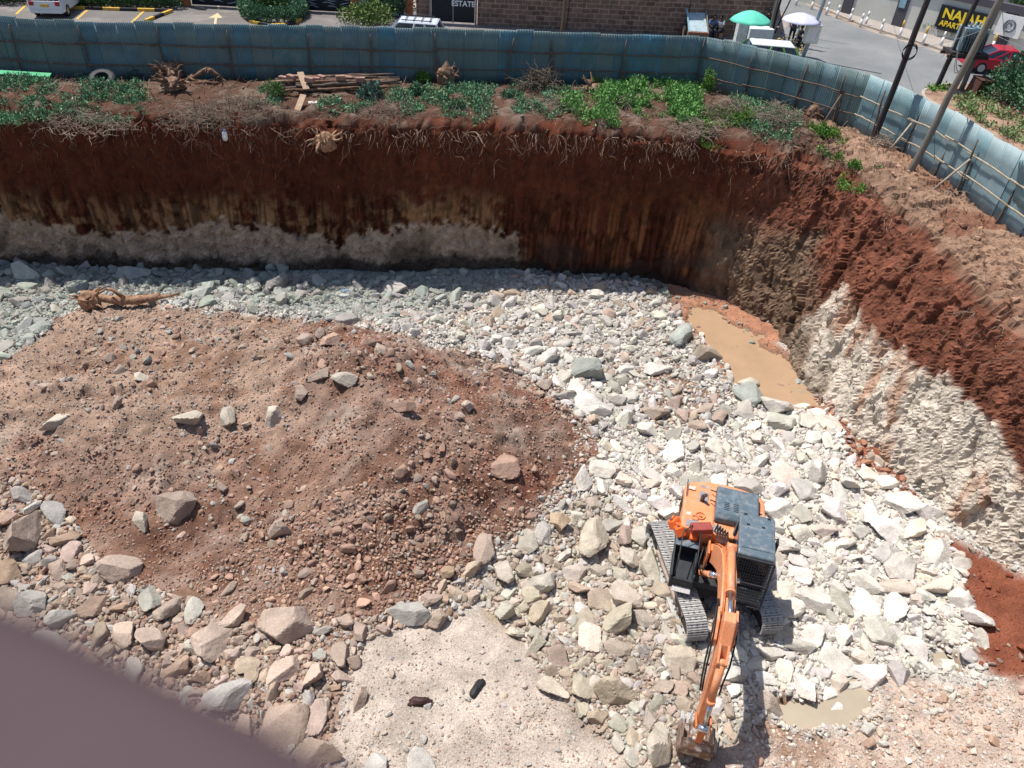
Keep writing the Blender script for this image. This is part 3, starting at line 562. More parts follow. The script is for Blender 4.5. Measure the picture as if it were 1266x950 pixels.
# clods on bank and slope
idx = rng.choice(np.where((tt > 6) & (tt < NV-4) & (flat2[:, 0] > -23))[0], 15000)
for q_ in idx:
    p = flat2[q_]; w = tt[q_] < NW; rt = p[0] > 11.5 and p[1] < 31
    if w and not rt: continue
    if topx(p)[0] > 1300: continue
    if not rt and rng.random() < .55: continue
    s = rng.uniform(.03, .11) if w else rng.choice([rng.uniform(.03, .10), rng.uniform(.1, .38)], p=[.86, .14]); cb = c[q_]; addrock(stuffmb('soil_clods'), TNY if s < .1 else SML, *p, s, np.clip(cb*rng.uniform(.85, 1.5), 0, .6), .8, .8)
for nm, m in MBS.items(): tag(m.build(nm, M_rocka), kind='stuff')
# ------------------------------------------------------------------ FENCES
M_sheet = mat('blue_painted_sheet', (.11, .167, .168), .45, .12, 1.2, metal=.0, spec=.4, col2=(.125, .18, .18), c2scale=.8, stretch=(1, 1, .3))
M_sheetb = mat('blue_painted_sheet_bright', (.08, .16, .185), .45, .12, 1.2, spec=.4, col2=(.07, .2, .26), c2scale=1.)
M_sheetc = mat('pale_blue_sheet', (.17, .27, .295), .45, .15, 1.2, spec=.4, col2=(.20, .28, .29), c2scale=1.2)  # paler blue, right hoarding only
M_sheet2 = mat('blue_grey_sheet', (.115, .18, .195), .5, .18, 1.5, spec=.4, col2=(.09, .165, .19), c2scale=1.3)
M_sheet3 = mat('dull_teal_sheet', (.08, .165, .18), .5, .18, 1.5, spec=.4, col2=(.13, .19, .19), c2scale=1.6)
M_sheet4 = mat('palest_blue_sheet', (.23, .31, .325), .5, .15, 1.5, spec=.4)  # lightest blue, right hoarding only
M_pole = mat('weathered_pole', (.12, .085, .065), .9, .3, 5., .5, 30., stretch=(1, 1, .2))
M_pale = mat('pale_timber', (.33, .27, .20), .9, .3, 5., .5, 30.)
def sheet(p0, p1, z0, z1, m, parent, side, lean=0., pitch=.076, amp=.016, tear=None):
    d = np.array([p1[0]-p0[0], p1[1]-p0[1]]); L = hypot(*d); d /= L; nrm = np.array([-d[1], d[0]])*side; n = int(L/pitch*4)+1
    s = np.linspace(0, L, n); off = amp*np.sin(s/pitch*2*pi); k = 4; vs = []
    for a in range(k+1):
        t = a/k; z = z0+(z1-z0)*t
        b = lean*t*t; vs.append(np.stack([p0[0]+d[0]*s+nrm[0]*(off+b), p0[1]+d[1]*s+nrm[1]*(off+b), np.full(n, z)+(0 if a < k else 1)*.006*np.sin(s*3)], 1))
    v = np.concatenate(vs); i = np.arange(k)[:, None]*n; j = np.arange(n-1)[None]; f = np.stack([i+j, i+j+1, i+n+j+1, i+n+j], -1).reshape(-1, 4)
    mb = MB(); mb.add(v, f, 0, True); o = mb.build('sheet', m, parent); sm = o.modifiers.new('thick', 'SOLIDIFY'); sm.thickness = .003
    return o
def fence(pts, label, mats, posts, h=2.5, seed=1, name='corrugated_fence', brace=(), rails=(.8, 1.6), inner=-1, railmat=None, gap=None):
    r = np.random.default_rng(seed); pts = np.array(pts, float); L = np.concatenate([[0], np.cumsum(np.hypot(*np.diff(pts, axis=0).T))])
    P = lambda s: np.array([np.interp(s, L, pts[:, 0]), np.interp(s, L, pts[:, 1])])
    root = thing(name, label, 'fence', (pts[0][0], pts[0][1], 0)); 
    loc = np.array([pts[0][0], pts[0][1], 0.])
    def loc2(o):
        o.data.transform(Matrix.Translation(-Vector(loc))); return o
    s = 0; k = 0; step = 0; htop = h; 
    while s < L[-1]-.05:
        w = min(.80+r.uniform(-.03, .03), L[-1]-s); htop = h+r.uniform(-.03, .03)+(.04 if r.random() < .25 else 0)
        a, b = P(s), P(min(s+w+.04, L[-1])); nn_ = np.array([-(b-a)[1], (b-a)[0]]); nn_ /= np.linalg.norm(nn_); o_ = nn_*(.035 if k % 2 else 0)
        if not (gap and gap[0] < s < gap[1]):
            z0 = min(bz(*a), bz(*b))-.15
            loc2(sheet(a+o_, b+o_, z0, htop, mats[r.integers(len(mats))], root, 1, r.normal()*.02))
        s += w; k += 1
    din = lambda s: (lambda t: np.array([-t[1], t[0]])*inner/np.linalg.norm(t))(P(min(s+.3, L[-1]))-P(max(s-.3, 0)))
    for q in posts:
        c = P(q)+din(q)*.09; zb = bz(*c)-.3; tp = h*r.uniform(.86, .97); x = r.normal()*.05; mb = MB(); tz = np.linspace(zb, tp, 6)
        mb.tube([(c[0]+x*(t-zb)+r.normal()*.01, c[1]+r.normal()*.01, t) for t in tz], [.045, .042, .04, .04, .035, .03], 7); loc2(mb.build('post', M_pole, root))
        if r.random() < .35:
            mb = MB(); mb.tube([(c[0]+.1, c[1], zb), (c[0]+.1+x, c[1]-.02, zb+1.4)], [.03, .028], 6); loc2(mb.build('post', M_pole, root))
    ends = [0]+list(posts)+[L[-1]]
    for z in rails:
        for a, b in zip(ends[:-1], ends[1:]):
            if b-a < .4: continue
            mb = MB(); a2 = max(0, a-r.uniform(.0, .35)); b2 = min(L[-1], b+r.uniform(0, .35)); ss = np.linspace(a2, b2, 7); zz = z+r.normal()*.04
            mb.tube([(*(P(t)+din(t)*(.12+.02*r.random())), zz+.012*sin(2*(t-a))+r.normal()*.012) for t in ss], [.034, .033, .035, .03, .03, .027, .024], 6); loc2(mb.build('rail', railmat or M_pole, root))
    for q, reach in brace:
        c = P(q)+din(q)*.12; e = P(q)+din(q)*reach; mb = MB(); mb.tube([(c[0], c[1], 1.5), (e[0], e[1], bz(*e)-.1)], [.04, .045], 7); loc2(mb.build('brace', railmat or M_pole, root))
    return root, P, L
A = [tuple(at(a, b, 0)[:2]) for a, b in ((-140, 88), (0, 96), (100, 101), (460, 104), (700, 108), (862, 112))]
def s_of(pts, px_):
    pts = np.array(pts); L = np.concatenate([[0], np.cumsum(np.hypot(*np.diff(pts, axis=0).T))]); ss = np.linspace(0, L[-1], 900)
    X = topx(np.stack([np.interp(ss, L, pts[:, 0]), np.interp(ss, L, pts[:, 1]), ss*0+.8], 1))[:, 0]; return [float(ss[np.argmin(abs(X-q))]) for q in px_]
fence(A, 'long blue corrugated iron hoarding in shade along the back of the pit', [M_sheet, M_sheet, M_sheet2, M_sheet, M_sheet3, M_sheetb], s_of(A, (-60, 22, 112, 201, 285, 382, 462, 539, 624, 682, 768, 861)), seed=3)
B = [tuple(at(a, b, 0)[:2]) for a, b in ((862, 112), (960, 136), (1040, 160))]+[(14.45, 34.6)]
fence(B, 'short grey-blue corrugated hoarding across the corner, with one slanting brace', [M_sheet, M_sheet2], s_of(B, (925, 985, 1036)), seed=4, brace=[(s_of(B, (1036,))[0], 1.3)])
Cc = [(14.45, 34.6), (16.15, 30.6), (17.15, 24.1), (18.0, 18), (18.9, 11)]
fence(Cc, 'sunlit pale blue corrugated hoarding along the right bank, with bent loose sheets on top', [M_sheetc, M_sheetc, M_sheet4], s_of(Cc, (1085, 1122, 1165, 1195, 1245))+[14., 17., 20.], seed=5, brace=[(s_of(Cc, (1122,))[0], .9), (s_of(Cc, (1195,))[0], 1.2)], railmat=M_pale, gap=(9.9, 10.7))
rt = bpy.data.objects['corrugated_fence.002']
mb = MB(); s0 = s_of(Cc, (1190, 1215)); 
LC = np.array(Cc)
def PC(s):
    L = np.concatenate([[0], np.cumsum(np.hypot(*np.diff(LC, axis=0).T))]); return np.array([np.interp(s, L, LC[:, 0]), np.interp(s, L, LC[:, 1])])
for kk, (s, tw) in enumerate(((9.9, .5), (10.7, -.5), (12.0, .3))):
    a = PC(s); mb = MB(); n = 44; q = np.linspace(-.42, .42, n); vs = []
    for t in np.linspace(0, 1, 6):
        zz = 1.0+1.6*t; ang = tw*t*1.1; off = .015*np.sin(q/.076*2*pi)
        vs.append(np.stack([a[0]-.03+q*sin(ang)+off+.25*t*t*(-1 if kk != 1 else 1), a[1]-q*cos(ang)+.1*t*tw, zz+q*.45*t*np.sign(tw)], 1))
    v = np.concatenate(vs); i = np.arange(5)[:, None]*n; j = np.arange(n-1)[None]; mb.add(v-np.array([Cc[0][0], Cc[0][1], 0]), np.stack([i+j, i+j+1, i+n+j+1, i+n+j], -1).reshape(-1, 4), 0, True); o = mb.build('bent_sheet', M_sheetc, rt); o.modifiers.new('t', 'SOLIDIFY').thickness = .003
# ------------------------------------------------------------------ plant helpers
def leaves(mb, c, rad, n, size, cols, shell=.55, r=rng, droop=0., m=0, hemi=True, long=1.6):
    c = np.asarray(c, float); d = r.normal(size=(n, 3)); d /= np.linalg.norm(d, axis=1, keepdims=True)
    if hemi: d[:, 2] = np.abs(d[:, 2])
    rr = (shell+(1-shell)*r.uniform(0, 1, n)**.6)[:, None]; P = c+d*rr*np.asarray(rad)
    lum = fbm(P, 2.2/max(.3, rad[0]), 3, int(r.integers(999))); P = P+.18*np.asarray(rad)*np.stack([lum, -lum, lum], 1)
    a = d+.9*r.normal(size=(n, 3)); a[:, 2] += .4-droop; a /= np.linalg.norm(a, axis=1, keepdims=True); b = np.cross(a, r.normal(size=(n, 3))); b /= np.linalg.norm(b, axis=1, keepdims=True)
    s = (size*r.uniform(.6, 1.4, n))[:, None]; v = np.stack([P, P+a*s*.5*long+b*s*.42, P+a*s*long, P+a*s*.5*long-b*s*.42], 1).reshape(-1, 3)
    f = np.arange(4*n).reshape(n, 4); cs = np.asarray(cols)[r.integers(0, len(cols), n)]*(r.uniform(.75, 1.3, n))[:, None]
    mb.add(v, f, m, False, np.repeat(np.clip(cs, 0, .6), 4, 0)); return mb
G1 = np.array([[.055, .12, .028], [.075, .16, .04], [.04, .09, .022]]); G2 = np.array([[.06, .13, .06], [.09, .17, .085], [.04, .10, .05]]); G3 = np.array([[.11, .24, .03], [.09, .19, .03]]); G4 = np.array([[.13, .20, .15], [.09, .16, .11]])
TW = np.array([.20, .155, .12])
def twig(mb, p, d, L, r0, rr, seg=4, wob=.35, col=TW, n=4, gz=0.):
    pts = [np.array(p, float)]; d = np.array(d, float); d /= np.linalg.norm(d)
    for k in range(seg):
        d = d+rr.normal(size=3)*wob+np.array([0, 0, gz]); d /= np.linalg.norm(d); pts.append(pts[-1]+d*L/seg)
    mb.tube(pts, np.linspace(r0, r0*.4, seg+1), n, 0, False, True, np.clip(np.asarray(col)*rr.uniform(.7, 1.4), 0, .7)); return pts[-1]
def bush(px_, py_, w, h, cols, label, cat='bush', name='bush', n=500, size=.07, stems=5, z=None, group=None, long=1.6, shell=.3, grnd=None):
    p = at(px_, py_, .1 if z is None else z); x, y = p[0], p[1]; zb = (bz(x, y) if z is None else z) if grnd is None else grnd
    root = thing(name, label, cat, (x, y, zb), 0, group); r = np.random.default_rng(int(px_*7+py_)); mb = MB()
    for k in range(stems): twig(mb, (r.normal()*.03, r.normal()*.03, -.05), (r.normal()*.5, r.normal()*.5, 1), h*.8, .012+.01*h, r, col=(.12, .09, .06))
    mb.build('stem', M_twig, root); mb = MB(); k = max(3, int(w/.25))
    for _ in range(k):
        o = r.normal(size=2)*w*.2; hh = h*r.uniform(.55, 1.); leaves(mb, (o[0], o[1], h*.12), (w*.36, w*.36, hh*.85), n//k, size, cols, shell, r, long=long)
    mb.build('foliage', M_veg, root); return root
# ------------------------------------------------------------------ BANK: plants
BL = [(165, 95, .95, .75, G4*.7, 'leafy blue-green plant standing right of the old tyre', 420, .13), (343, 126, .85, 1.1, G1*1.2, 'upright dark green bush in front of the log pile', 900, .05), (457, 127, 1.1, .7, G4*.85, 'broad bluish-green leafy plant below the right end of the log pile', 420, .13),
 (520, 103, .75, .65, G3, 'bright green sapling left of the reddish stump', 350, .08), (515, 122, .7, .6, G2*1.2, 'low green plant below the bright green sapling', 350, .07), (733, 108, .75, .7, G3*.9, 'light green fern-like plant beside the brown heap at the hoarding', 300, .08),
 (872, 118, .65, 1.35, G3*.8, 'tall narrow green shrub left of the pale stump', 800, .06), (100, 100, .4, .35, G4, 'small pale green weed left of the old tyre', 120, .1), (845, 108, 2.0, .5, G4*1.1, 'spreading silvery green creeper under the hoarding', 900, .1),
 (915, 155, .9, .7, G3*1.1, 'bright green bush in front of the grey brushwood at the bank edge', 450, .08), (1015, 175, 1.0, .6, G3*.9, 'yellow-green bush on the bank corner below the split stump', 500, .07), (1000, 128, 1.1, .55, G3*.8, 'green shrub behind the split stump near the corner hoarding', 500, .07),
 (1060, 205, .8, .35, G3*.8, 'low green weed near the foot of the dark leaning pole', 300, .06), (563, 142, .6, .5, G2*1.3, 'small green plant at the pit edge below the reddish stump', 280, .07), (630, 128, .9, .5, G2*1.1, 'green weed clump at the pit edge in front of the dark brush pile', 500, .06)]
for (a, b, w, h, cs, lab, n, sz) in BL: bush(a, b, w, h, cs, lab, 'plant', 'plant', n*2, sz*.8, group='plants on the bank behind the pit')
def groundcover(name, polys, dens, size, cols, hgt=.22, lab=None):
    mb = MB(); r = np.random.default_rng(len(name))
    for poly in polys:
        w = np.array([at(a, b, .15)[:2] for a, b in poly]); lo = w.min(0); hi = w.max(0); area = np.prod(hi-lo); P = r.uniform(lo, hi, (int(area*dens*1.5), 2)); nz = fbm(P3(P[:, 0], P[:, 1]), 1.2, 3, 33)
        ok = inpoly(P[:, 0]+.4*nz, P[:, 1]+.3*nz, [tuple(q) for q in w]) & (nz+.5*fbm(P3(P[:, 0], P[:, 1]), 3., 3, 36) > -.08)
        for (x, y), q in zip(P[ok], nz[ok]):
            zb = bz(x, y); s = r.uniform(.6, 1.3); leaves(mb, (x, y, zb-.03), (.16*s, .16*s, hgt*s*(1+q)), 16, size*s, cols*(.75+.7*((x*7.3+y*3.1) % 1)), .2, r, long=2.2)
    return tag(mb.build(name, M_veg), kind='stuff')
groundcover('weeds', [[(470, 118), (580, 112), (580, 150), (480, 142)], [(900, 120), (990, 115), (985, 175), (900, 170)], [(-40, 98), (70, 104), (75, 140), (40, 150), (-40, 148)], [(70, 118), (110, 106), (150, 106), (188, 118), (185, 140), (80, 143)], [(575, 104), (612, 110), (608, 152), (580, 150)], [(630, 108), (720, 122), (700, 150), (640, 148)], [(325, 118), (350, 122), (345, 142), (310, 135)], [(400, 125), (470, 132), (440, 142), (400, 138)]], 40, .05, G2*1.45)
groundcover('dense_weeds', [[(735, 112), (860, 108), (868, 150), (745, 145)], [(735, 112), (790, 102), (860, 108), (870, 150), (830, 160), (745, 142)], [(690, 128), (760, 128), (770, 158), (700, 150)]], 70, .05, G1*1.9, .42)
groundcover('corner_weeds', [[(865, 140), (930, 140), (925, 172), (870, 172)], [(995, 160), (1040, 175), (1045, 200), (1010, 190)], [(1050, 200), (1085, 210), (1070, 222), (1045, 218)], [(975, 115), (1020, 125), (1020, 145), (980, 135)]], 30, .055, G3*.8)
# dry litter, brushwood, roots
mb = MB(); r = np.random.default_rng(5)
P = []
for q in rng.choice(np.where((tt > NW-2) & (tt < NV-6) & (flat2[:, 0] > -24) & (flat2[:, 1] > 15))[0], 5000):
    p = flat2[q]; den = fbm(p[None], .8, 3, 44)[0]
    if p[0] > 13.2 and r.random() < .82: continue
    if den < -.12 and r.random() < .8: continue
    twig(mb, p+np.array([0, 0, .02]), (r.normal(), r.normal(), r.uniform(0, .35)), r.uniform(.15, .6), r.uniform(.009, .018), r, 3, .4, TW*r.choice([.7, 1., 1.3]), 3)
tag(mb.build('dry_litter', M_twig), kind='stuff')
mb = MB(); edge_i = np.where(tt == NW-3)[0]
for q in edge_i:
    p = flat2[q]
    if p[0] < -24 or p[1] < 15: continue
    o = outv[q//NV]; dn = fbm(p[None], .5, 3, 66)[0]
    for k in range(int(r.poisson(3.2+5*max(0, dn)))):
        pp = p+np.array([-o[0]*.02, -o[1]*.02, -r.exponential(.35)]); L = r.uniform(.15, .6)*(2.2 if r.random() < .1 else 1)
        twig(mb, pp, (-o[0]*.9+r.normal()*.9, -o[1]*.9+r.normal()*.5, r.uniform(-1.2, .3)), L, r.uniform(.005, .014), r, 5, .35, np.array([.27, .19, .14])*r.choice([.7, 1., 1.5]), 3, gz=-.22)
for q in rng.choice(np.where((tt > 35) & (tt < NW-4) & (flat2[:, 0] > -24) & (flat2[:, 1] > 14))[0], 900):
    p = flat2[q]; o = outv[q//NV]; rgt = p[0] > 11 and p[1] < 31
    twig(mb, p, (-o[0]*.5+r.normal()*.4, -o[1]*.4, -1), r.uniform(.2, .9), r.uniform(.004, .01), r, 5, .3, np.array([.22, .12, .085])*(1.2 if rgt else .8), 3, gz=-.2)
tag(mb.build('hanging_roots', M_twig), kind='stuff')
def brushpile(px_, py_, w, h, n, label, col=TW, th=.008, L=.8, name='brushwood_pile', z=.1):
    p = at(px_, py_, z); zb = bz(p[0], p[1]); mb = MB(); r = np.random.default_rng(int(px_)); n = int(n*.6); th *= 1.5
    for k in range(n):
        a = r.uniform(0, 2*pi); q = r.uniform(0, 1)**.6; t = (1-q*q); pos = (w/2*q*cos(a), w/2*q*sin(a)*.7, h*t*r.uniform(.1, 1))
        twig(mb, pos, (r.normal(), r.normal(), .3*r.normal()), L*r.uniform(.4, 1.1), th*r.uniform(.6, 1.5), r, 4, .3, col, 4)
    o = mb.build(name, M_twig); o.location = (p[0], p[1], zb); return tag(o, label, 'brushwood', 'piles of dead branches on the bank')
brushpile(668, 118, 1.7, 1.0, 260, 'dark pile of dead branches leaning at the hoarding left of centre', TW*.55, .014, 1.1)
brushpile(450, 100, 2.2, .7, 160, 'loose bare branches behind the log pile', TW*.7, .007, 1.)
brushpile(900, 150, 2.6, .9, 700, 'grey dead brush heap at the edge left of the split stump', TW*1.0, .007, .6)
brushpile(955, 158, 3.0, 1.0, 900, 'largest heap of grey dead brush on the bank corner', TW*1.05, .007, .6)
brushpile(1000, 118, 1.8, .6, 350, 'dry brush heap against the corner hoarding', TW*1.1, .007, .6)
brushpile(1085, 190, 1.2, .5, 200, 'dry twigs between the dark leaning pole and the hoarding', TW*1.4, .006, .5)
brushpile(30, 88, 2.6, .5, 120, 'reddish branches stacked at the far left of the bank', np.array([.25, .13, .09]), .018, 1.6)
brushpile(240, 145, 3.2, .5, 500, 'matted roots and twigs at the pit edge below the root ball', TW*.85, .008, .6)
brushpile(300, 142, 3.4, .6, 600, 'matted brown roots at the pit edge right of the white bottle', TW*.8, .008, .6)
brushpile(110, 148, 3.6, .5, 500, 'pale roots sticking out of the pit edge below the tyre', TW*1.1, .008, .7)
brushpile(480, 142, 3.0, .4, 450, 'fine dead roots at the pit edge below the reddish stump', TW*.9, .008, .6)
brushpile(690, 140, 2.6, .4, 350, 'dry stems at the pit edge left of the dense weeds', TW*1.2, .008, .6)
brushpile(860, 165, 2.4, .5, 450, 'grey roots hanging at the pit edge right of the dense weeds', TW*1.1, .008, .6)
brushpile(765, 138, 1.2, .4, 160, 'dry roots hanging over the pit edge under the dense weeds', TW*1.3, .008, .6)
# stumps and root balls
M_root = mat('root_wood', (.16, .09, .055), .95, .4, 7., .9, 14., col2=(.25, .17, .12), c2scale=5.)
M_rootp = mat('pale_root_wood', (.34, .20, .12), .9, .35, 6., .8, 14., col2=(.2, .1, .06), c2scale=5.)
def stump(px_, py_, w, h, label, m=M_root, spikes=8, z=.1, floor=False):
    p = at(px_, py_, z); zb = float(hz(p[0], p[1])) if floor else bz(p[0], p[1]); r = np.random.default_rng(int(px_)); mb = MB(); v, f = ICO[3]; n = fbm(v, 2., 3, int(px_)); n2_ = fbm(v, 5., 2, 3)
    mb.add(v*(1+.35*n+.15*n2_)[:, None]*np.array([w/2, w/2*.8, h/2])+np.array([0, 0, h*.35]), f, 0, False)
    for k in range(spikes):
        a = r.uniform(0, 2*pi); d = np.array([cos(a), sin(a), r.uniform(-.1, .9)]); pts = [d*w*.3+np.array([0, 0, h*.35])]
        for _ in range(4): d = d+r.normal(size=3)*.35; d /= np.linalg.norm(d); pts.append(pts[-1]+d*w*.16)
        mb.tube(pts, [w*.09, w*.07, w*.05, w*.03, w*.01], 6)
    o = mb.build('tree_stump', m); o.location = (p[0], p[1], zb); return tag(o, label, 'tree stump', 'uprooted stumps on the bank')
stump(213, 101, 1.05, 1.0, 'dark hairy root ball right of the leafy blue-green plant', spikes=22)
stump(216, 118, 1.0, .6, 'low cut brown stump at the bank in front of the root ball')
stump(552, 112, .8, 1.1, 'reddish upright stump beside the bright green sapling', M_root, 12)
stump(898, 112, .9, 1.3, 'pale broken stump with a jagged top near the corner', M_rootp, 5)
stump(1003, 150, .6, .9, 'dark split stump on the bank corner', M_root, 9)
stump(735, 122, .9, .5, 'low reddish-brown stump beside the dense weeds', M_root, 6)
stump(395, 180, .9, .8, 'clump of roots and earth hanging from the back bank', M_rootp, 12, z=-.6)
bpy.data.objects['tree_stump.006'].location = (at(400, 178, -.7)[0], 30.9, -1.0)
# logs in the pit and on the bank
def log(p0, p1, r0, r1, label, m, cat='log', name='log', twigs=3, seed=1, group=None):
    p0 = np.array(p0, float); p1 = np.array(p1, float); r = np.random.default_rng(seed); mb = MB(); ts = np.linspace(0, 1, 9); wob = r.normal(size=(9, 3))*r0*.3; pts = [p0+(p1-p0)*t+w for t, w in zip(ts, wob)]
    mb.tube([q-p0 for q in pts], np.linspace(r0, r1, 9)*(1+.15*r.normal(size=9)), 9)
    for k in range(twigs):
        a = r.normal(size=3)+np.array([0, 0, .7]); a /= np.linalg.norm(a); q = pts[r.integers(1, 8)]-p0; mb.tube([q, q+a*r0*3, q+a*r0*5+r.normal(size=3)*r0], [r1*.8, r1*.5, r1*.3], 6)
    o = mb.build(name, m); o.location = p0; return tag(o, label, cat, group)
def P_(a, b, z): return at(a, b, z)
q = P_(118, 375, -6.0); q2 = P_(200, 368, -6.0)
stump(112, 376, .9, 1.0, 'dug-up root end of the orange-brown trunk lying in the pit', M_rootp, 14, z=-6.1, floor=True)['group'] = 'uprooted trunk in the pit'
q[2] = float(hz(q[0], q[1]))+.28; q2[2] = float(hz(q2[0], q2[1]))+.2
log(q, q2, .24, .13, 'orange-brown tree trunk lying at the far edge of the spoil heap', M_rootp, 'fallen tree', 'fallen_tree', 4, 2)
a = P_(222, 105, .3); b = P_(256, 85, .9); log(a, b, .10, .08, 'dark branch propped up right of the root ball', M_root, name='branch', cat='branch', seed=4)
a = P_(258, 86, .9); b = P_(285, 104, .2); log(a, b, .13, .06, 'dark broken branch lying against the hoarding', M_root, name='branch', cat='branch', seed=5)
r = np.random.default_rng(12)
for k in range(16): # log pile
    xa = 345+r.uniform(-12, 25); xb = 485+r.uniform(-25, 12); t = k/16; y0 = 118-16*t+r.normal()*1.2; y1 = 112-11*t+r.normal()*1.2
    a = P_(xa, y0, .3); b = P_(xb, y1, .3); za = max(bz(a[0], a[1]), bz(b[0], b[1]))+.09+.09*(k % 4)*.9; a[2] = za; b[2] = za+.03
    log(a, b, .065, .045, 'thin brown timber pole in the pile stacked along the hoarding', M_pole if k % 3 else M_root, 'pole', 'timber_pole', 0, 30+k, 'timber poles stacked on the bank')
M_brick = mat('old_stone_block', (.30, .17, .13), .95, .3, 6., .5, 20.); M_board = mat('pale_board', (.42, .29, .2), .9, .2, 6., .3, 20.)
def block(px_, py_, d, rz, m, label, name, cat, z=.3, rx=0, ry=0, group=None, floor=False):
    p = at(px_, py_, z); mb = MB(); mb.box((0, 0, 0), d); o = mb.build(name, m, bevel=.015); o.location = (p[0], p[1], z); o.rotation_euler = (rx, ry, rz); return tag(o, label, cat, group)
for k in range(11):
    xx = 352+k*7.5+r.normal(); zz = .55+.0*k; zz = bz(*at(xx, 97, .5)[:2])+.42+.22*(k % 3 == 1)
    block(xx+(18 if k > 6 else 0), 99-r.uniform(0, 4), (.4, .22, .2), r.uniform(-.6, .6), M_brick, 'reddish stone block on the row behind the timber poles', 'stone_block', 'stone block', zz, group='stone blocks behind the timber poles')
block(375, 100, (.28, 1.0, .04), .5, M_board, 'light board tilted on top of the timber poles', 'board', 'board', .8, rx=.5)
block(371, 128, (.3, .85, .04), -.3, M_board, 'light board leaning at the pit edge below the timber poles', 'board', 'board', .35, rx=.7)
block(388, 128, (.45, .3, .12), .4, mat('white_block', (.5, .45, .4), .9), 'small whitish block beside the leaning board at the pit edge', 'concrete_piece', 'rubble piece', .25)
M_green = mat('green_plastic', (.02, .32, .13), .4, .1, 3.)
for k in range(3): 
    o = block(25, 94-k*1.5, (2.6, .30, .03), -.05+.04*k, M_green, 'long bright green strip lying at the far left of the bank', 'plastic_strip', 'plastic strip', .38+.05*k, rx=.3, group='green strips at the far left')
# tyre
root = thing('old_tyre', 'worn black tyre lying tilted on the weeds of the bank', 'tyre', tuple(at(128, 103, .3)[:2])+(bz(*at(128, 103, .3)[:2])+.2,)); root.rotation_euler = (.42, .1, 0); M_rub = mat('tyre_rubber', (.03, .032, .035), .8, .3, 12., .4, 40.)
mb = MB(); prof = [(.28, -.13), (.30, -.15), (.46, -.15), (.54, -.11), (.56, 0), (.54, .11), (.46, .15), (.30, .15), (.28, .13), (.29, .05), (.44, 0), (.29, -.05), (.28, -.13)]; mb.lathe(prof, n=32); mb.build('tread', M_rub, root)
mb = MB(); mb.lathe([(.30, .152), (.36, .162), (.38, .160), (.44, .156)], n=32); mb.build('sidewall', mat('tyre_sidewall', (.04, .04, .042), .7), root)
# litter bits
def rag(px_, py_, col, label, w=.5, z=None, cat='rag', name='rag', fl=True):
    p = at(px_, py_, -7 if fl else .2); x, y = p[0], p[1]; zz = float(hz(x, y)) if fl else bz(x, y); m = mat(name+str(int(px_)), col, .6, .3, 12.); mb = MB(); v, f = ICO[3]; n = fbm(v+px_, 1.6, 4, 5)
    mb.add(v*(1+.6*n)[:, None]*np.array([w*.75, w*.3, .09])+np.array([0, 0, .05]), f, 0, True); o = mb.build(name, m); o.location = (x, y, zz); o.rotation_euler[2] = px_ % 3-.9; return tag(o, label, cat)
rag(520, 867, (.045, .02, .018), 'crumpled dark maroon rag on the pale dusty ground', .42); rag(590, 849, (.02, .02, .022), 'crumpled black rag on the pale dusty ground', .40)
rag(430, 366, (.18, .26, .34), 'pale blue plastic scrap among the rubble under the back bank', .45, cat='plastic scrap', name='plastic_scrap')
p = at(287, 163, -.5); root = thing('plastic_bottle', 'white plastic bottle caught in the roots of the back bank', 'bottle', (p[0], 29.95, -.35)); root.rotation_euler = (.5, .25, 0)
mb = MB(); mb.lathe([(0, -.28), (.09, -.27), (.1, -.2), (.1, .1), (.05, .2), (.035, .25)], n=14); mb.build('bottle_body', mat('white_plastic', (.7, .75, .8), .3), root); mb = MB(); mb.cyl((0, 0, .25), (0, 0, .3), .04); mb.build('cap', mat('blue_plastic', (.05, .15, .5), .4), root)
# ------------------------------------------------------------------ STREET
M_asph = mat('asphalt', (.165, .17, .17), .85, .10, .35, .25, 30., col2=(.21, .21, .205), c2scale=.25, c2lo=.4, c2hi=.65, fine=.12, fscale=30.)
M_park = mat('parking_asphalt', (.15, .135, .125), .9, .12, .5, .25, 30., col2=(.20, .18, .165), c2scale=.4, fine=.12, fscale=25.)
M_verge = mat('verge_soil', (.30, .19, .13), .95, .2, .8, .5, 8., col2=(.2, .12, .08), c2scale=.7, fine=.2, fscale=12.)
M_walk = mat('footway', (.32, .28, .25), .9, .12, .8, .3, 20., fine=.15, fscale=18.)
M_kerb = mat('kerb_stone', (.36, .31, .26), .9, .15, 3., .3, 20.); M_yel = mat('yellow_paint', (.60, .36, .06), .7, .2, 6., fine=.2, fscale=20.); M_blk = mat('black_paint', (.025, .025, .028), .7, .2, 6.)
M_wht = mat('white_paint', (.7, .7, .68), .6, .1, 6.)
def sheetp(name, pts, z, m, world=False):
    w = [tuple(at(a, b, 0)[:2]) for a, b in pts] if not world else pts; tr = tessellate_polygon([[Vector((a, b, 0)) for a, b in w]]); mb = MB(); mb.add([(a, b, z) for a, b in w], [tuple(t) for t in tr]); o = mb.build(name, m)
    if o.data.polygons[0].normal.z < 0: o.data.flip_normals()
    return tag(o, kind='structure')
E0 = lambda a, b: tuple(at(a, b, 0)[:2])
roadw = [E0(1075, 92), E0(1000, 84), E0(960, 70), E0(958, 50), E0(975, 30), E0(962, 10), E0(950, -12), E0(975, -12), E0(1000, 8), E0(1063, 35), E0(1150, 62), E0(1215, 84), E0(1300, 108), E0(1420, 135), E0(1420, 185), E0(1300, 125), E0(1215, 106), E0(1180, 104), E0(1151, 108), E0(1137, 116), E0(1143, 125), E0(1166, 137), E0(1195, 157), E0(1266, 195), E0(1400, 280), E0(1400, 420), E0(1180, 200), E0(1120, 130)]
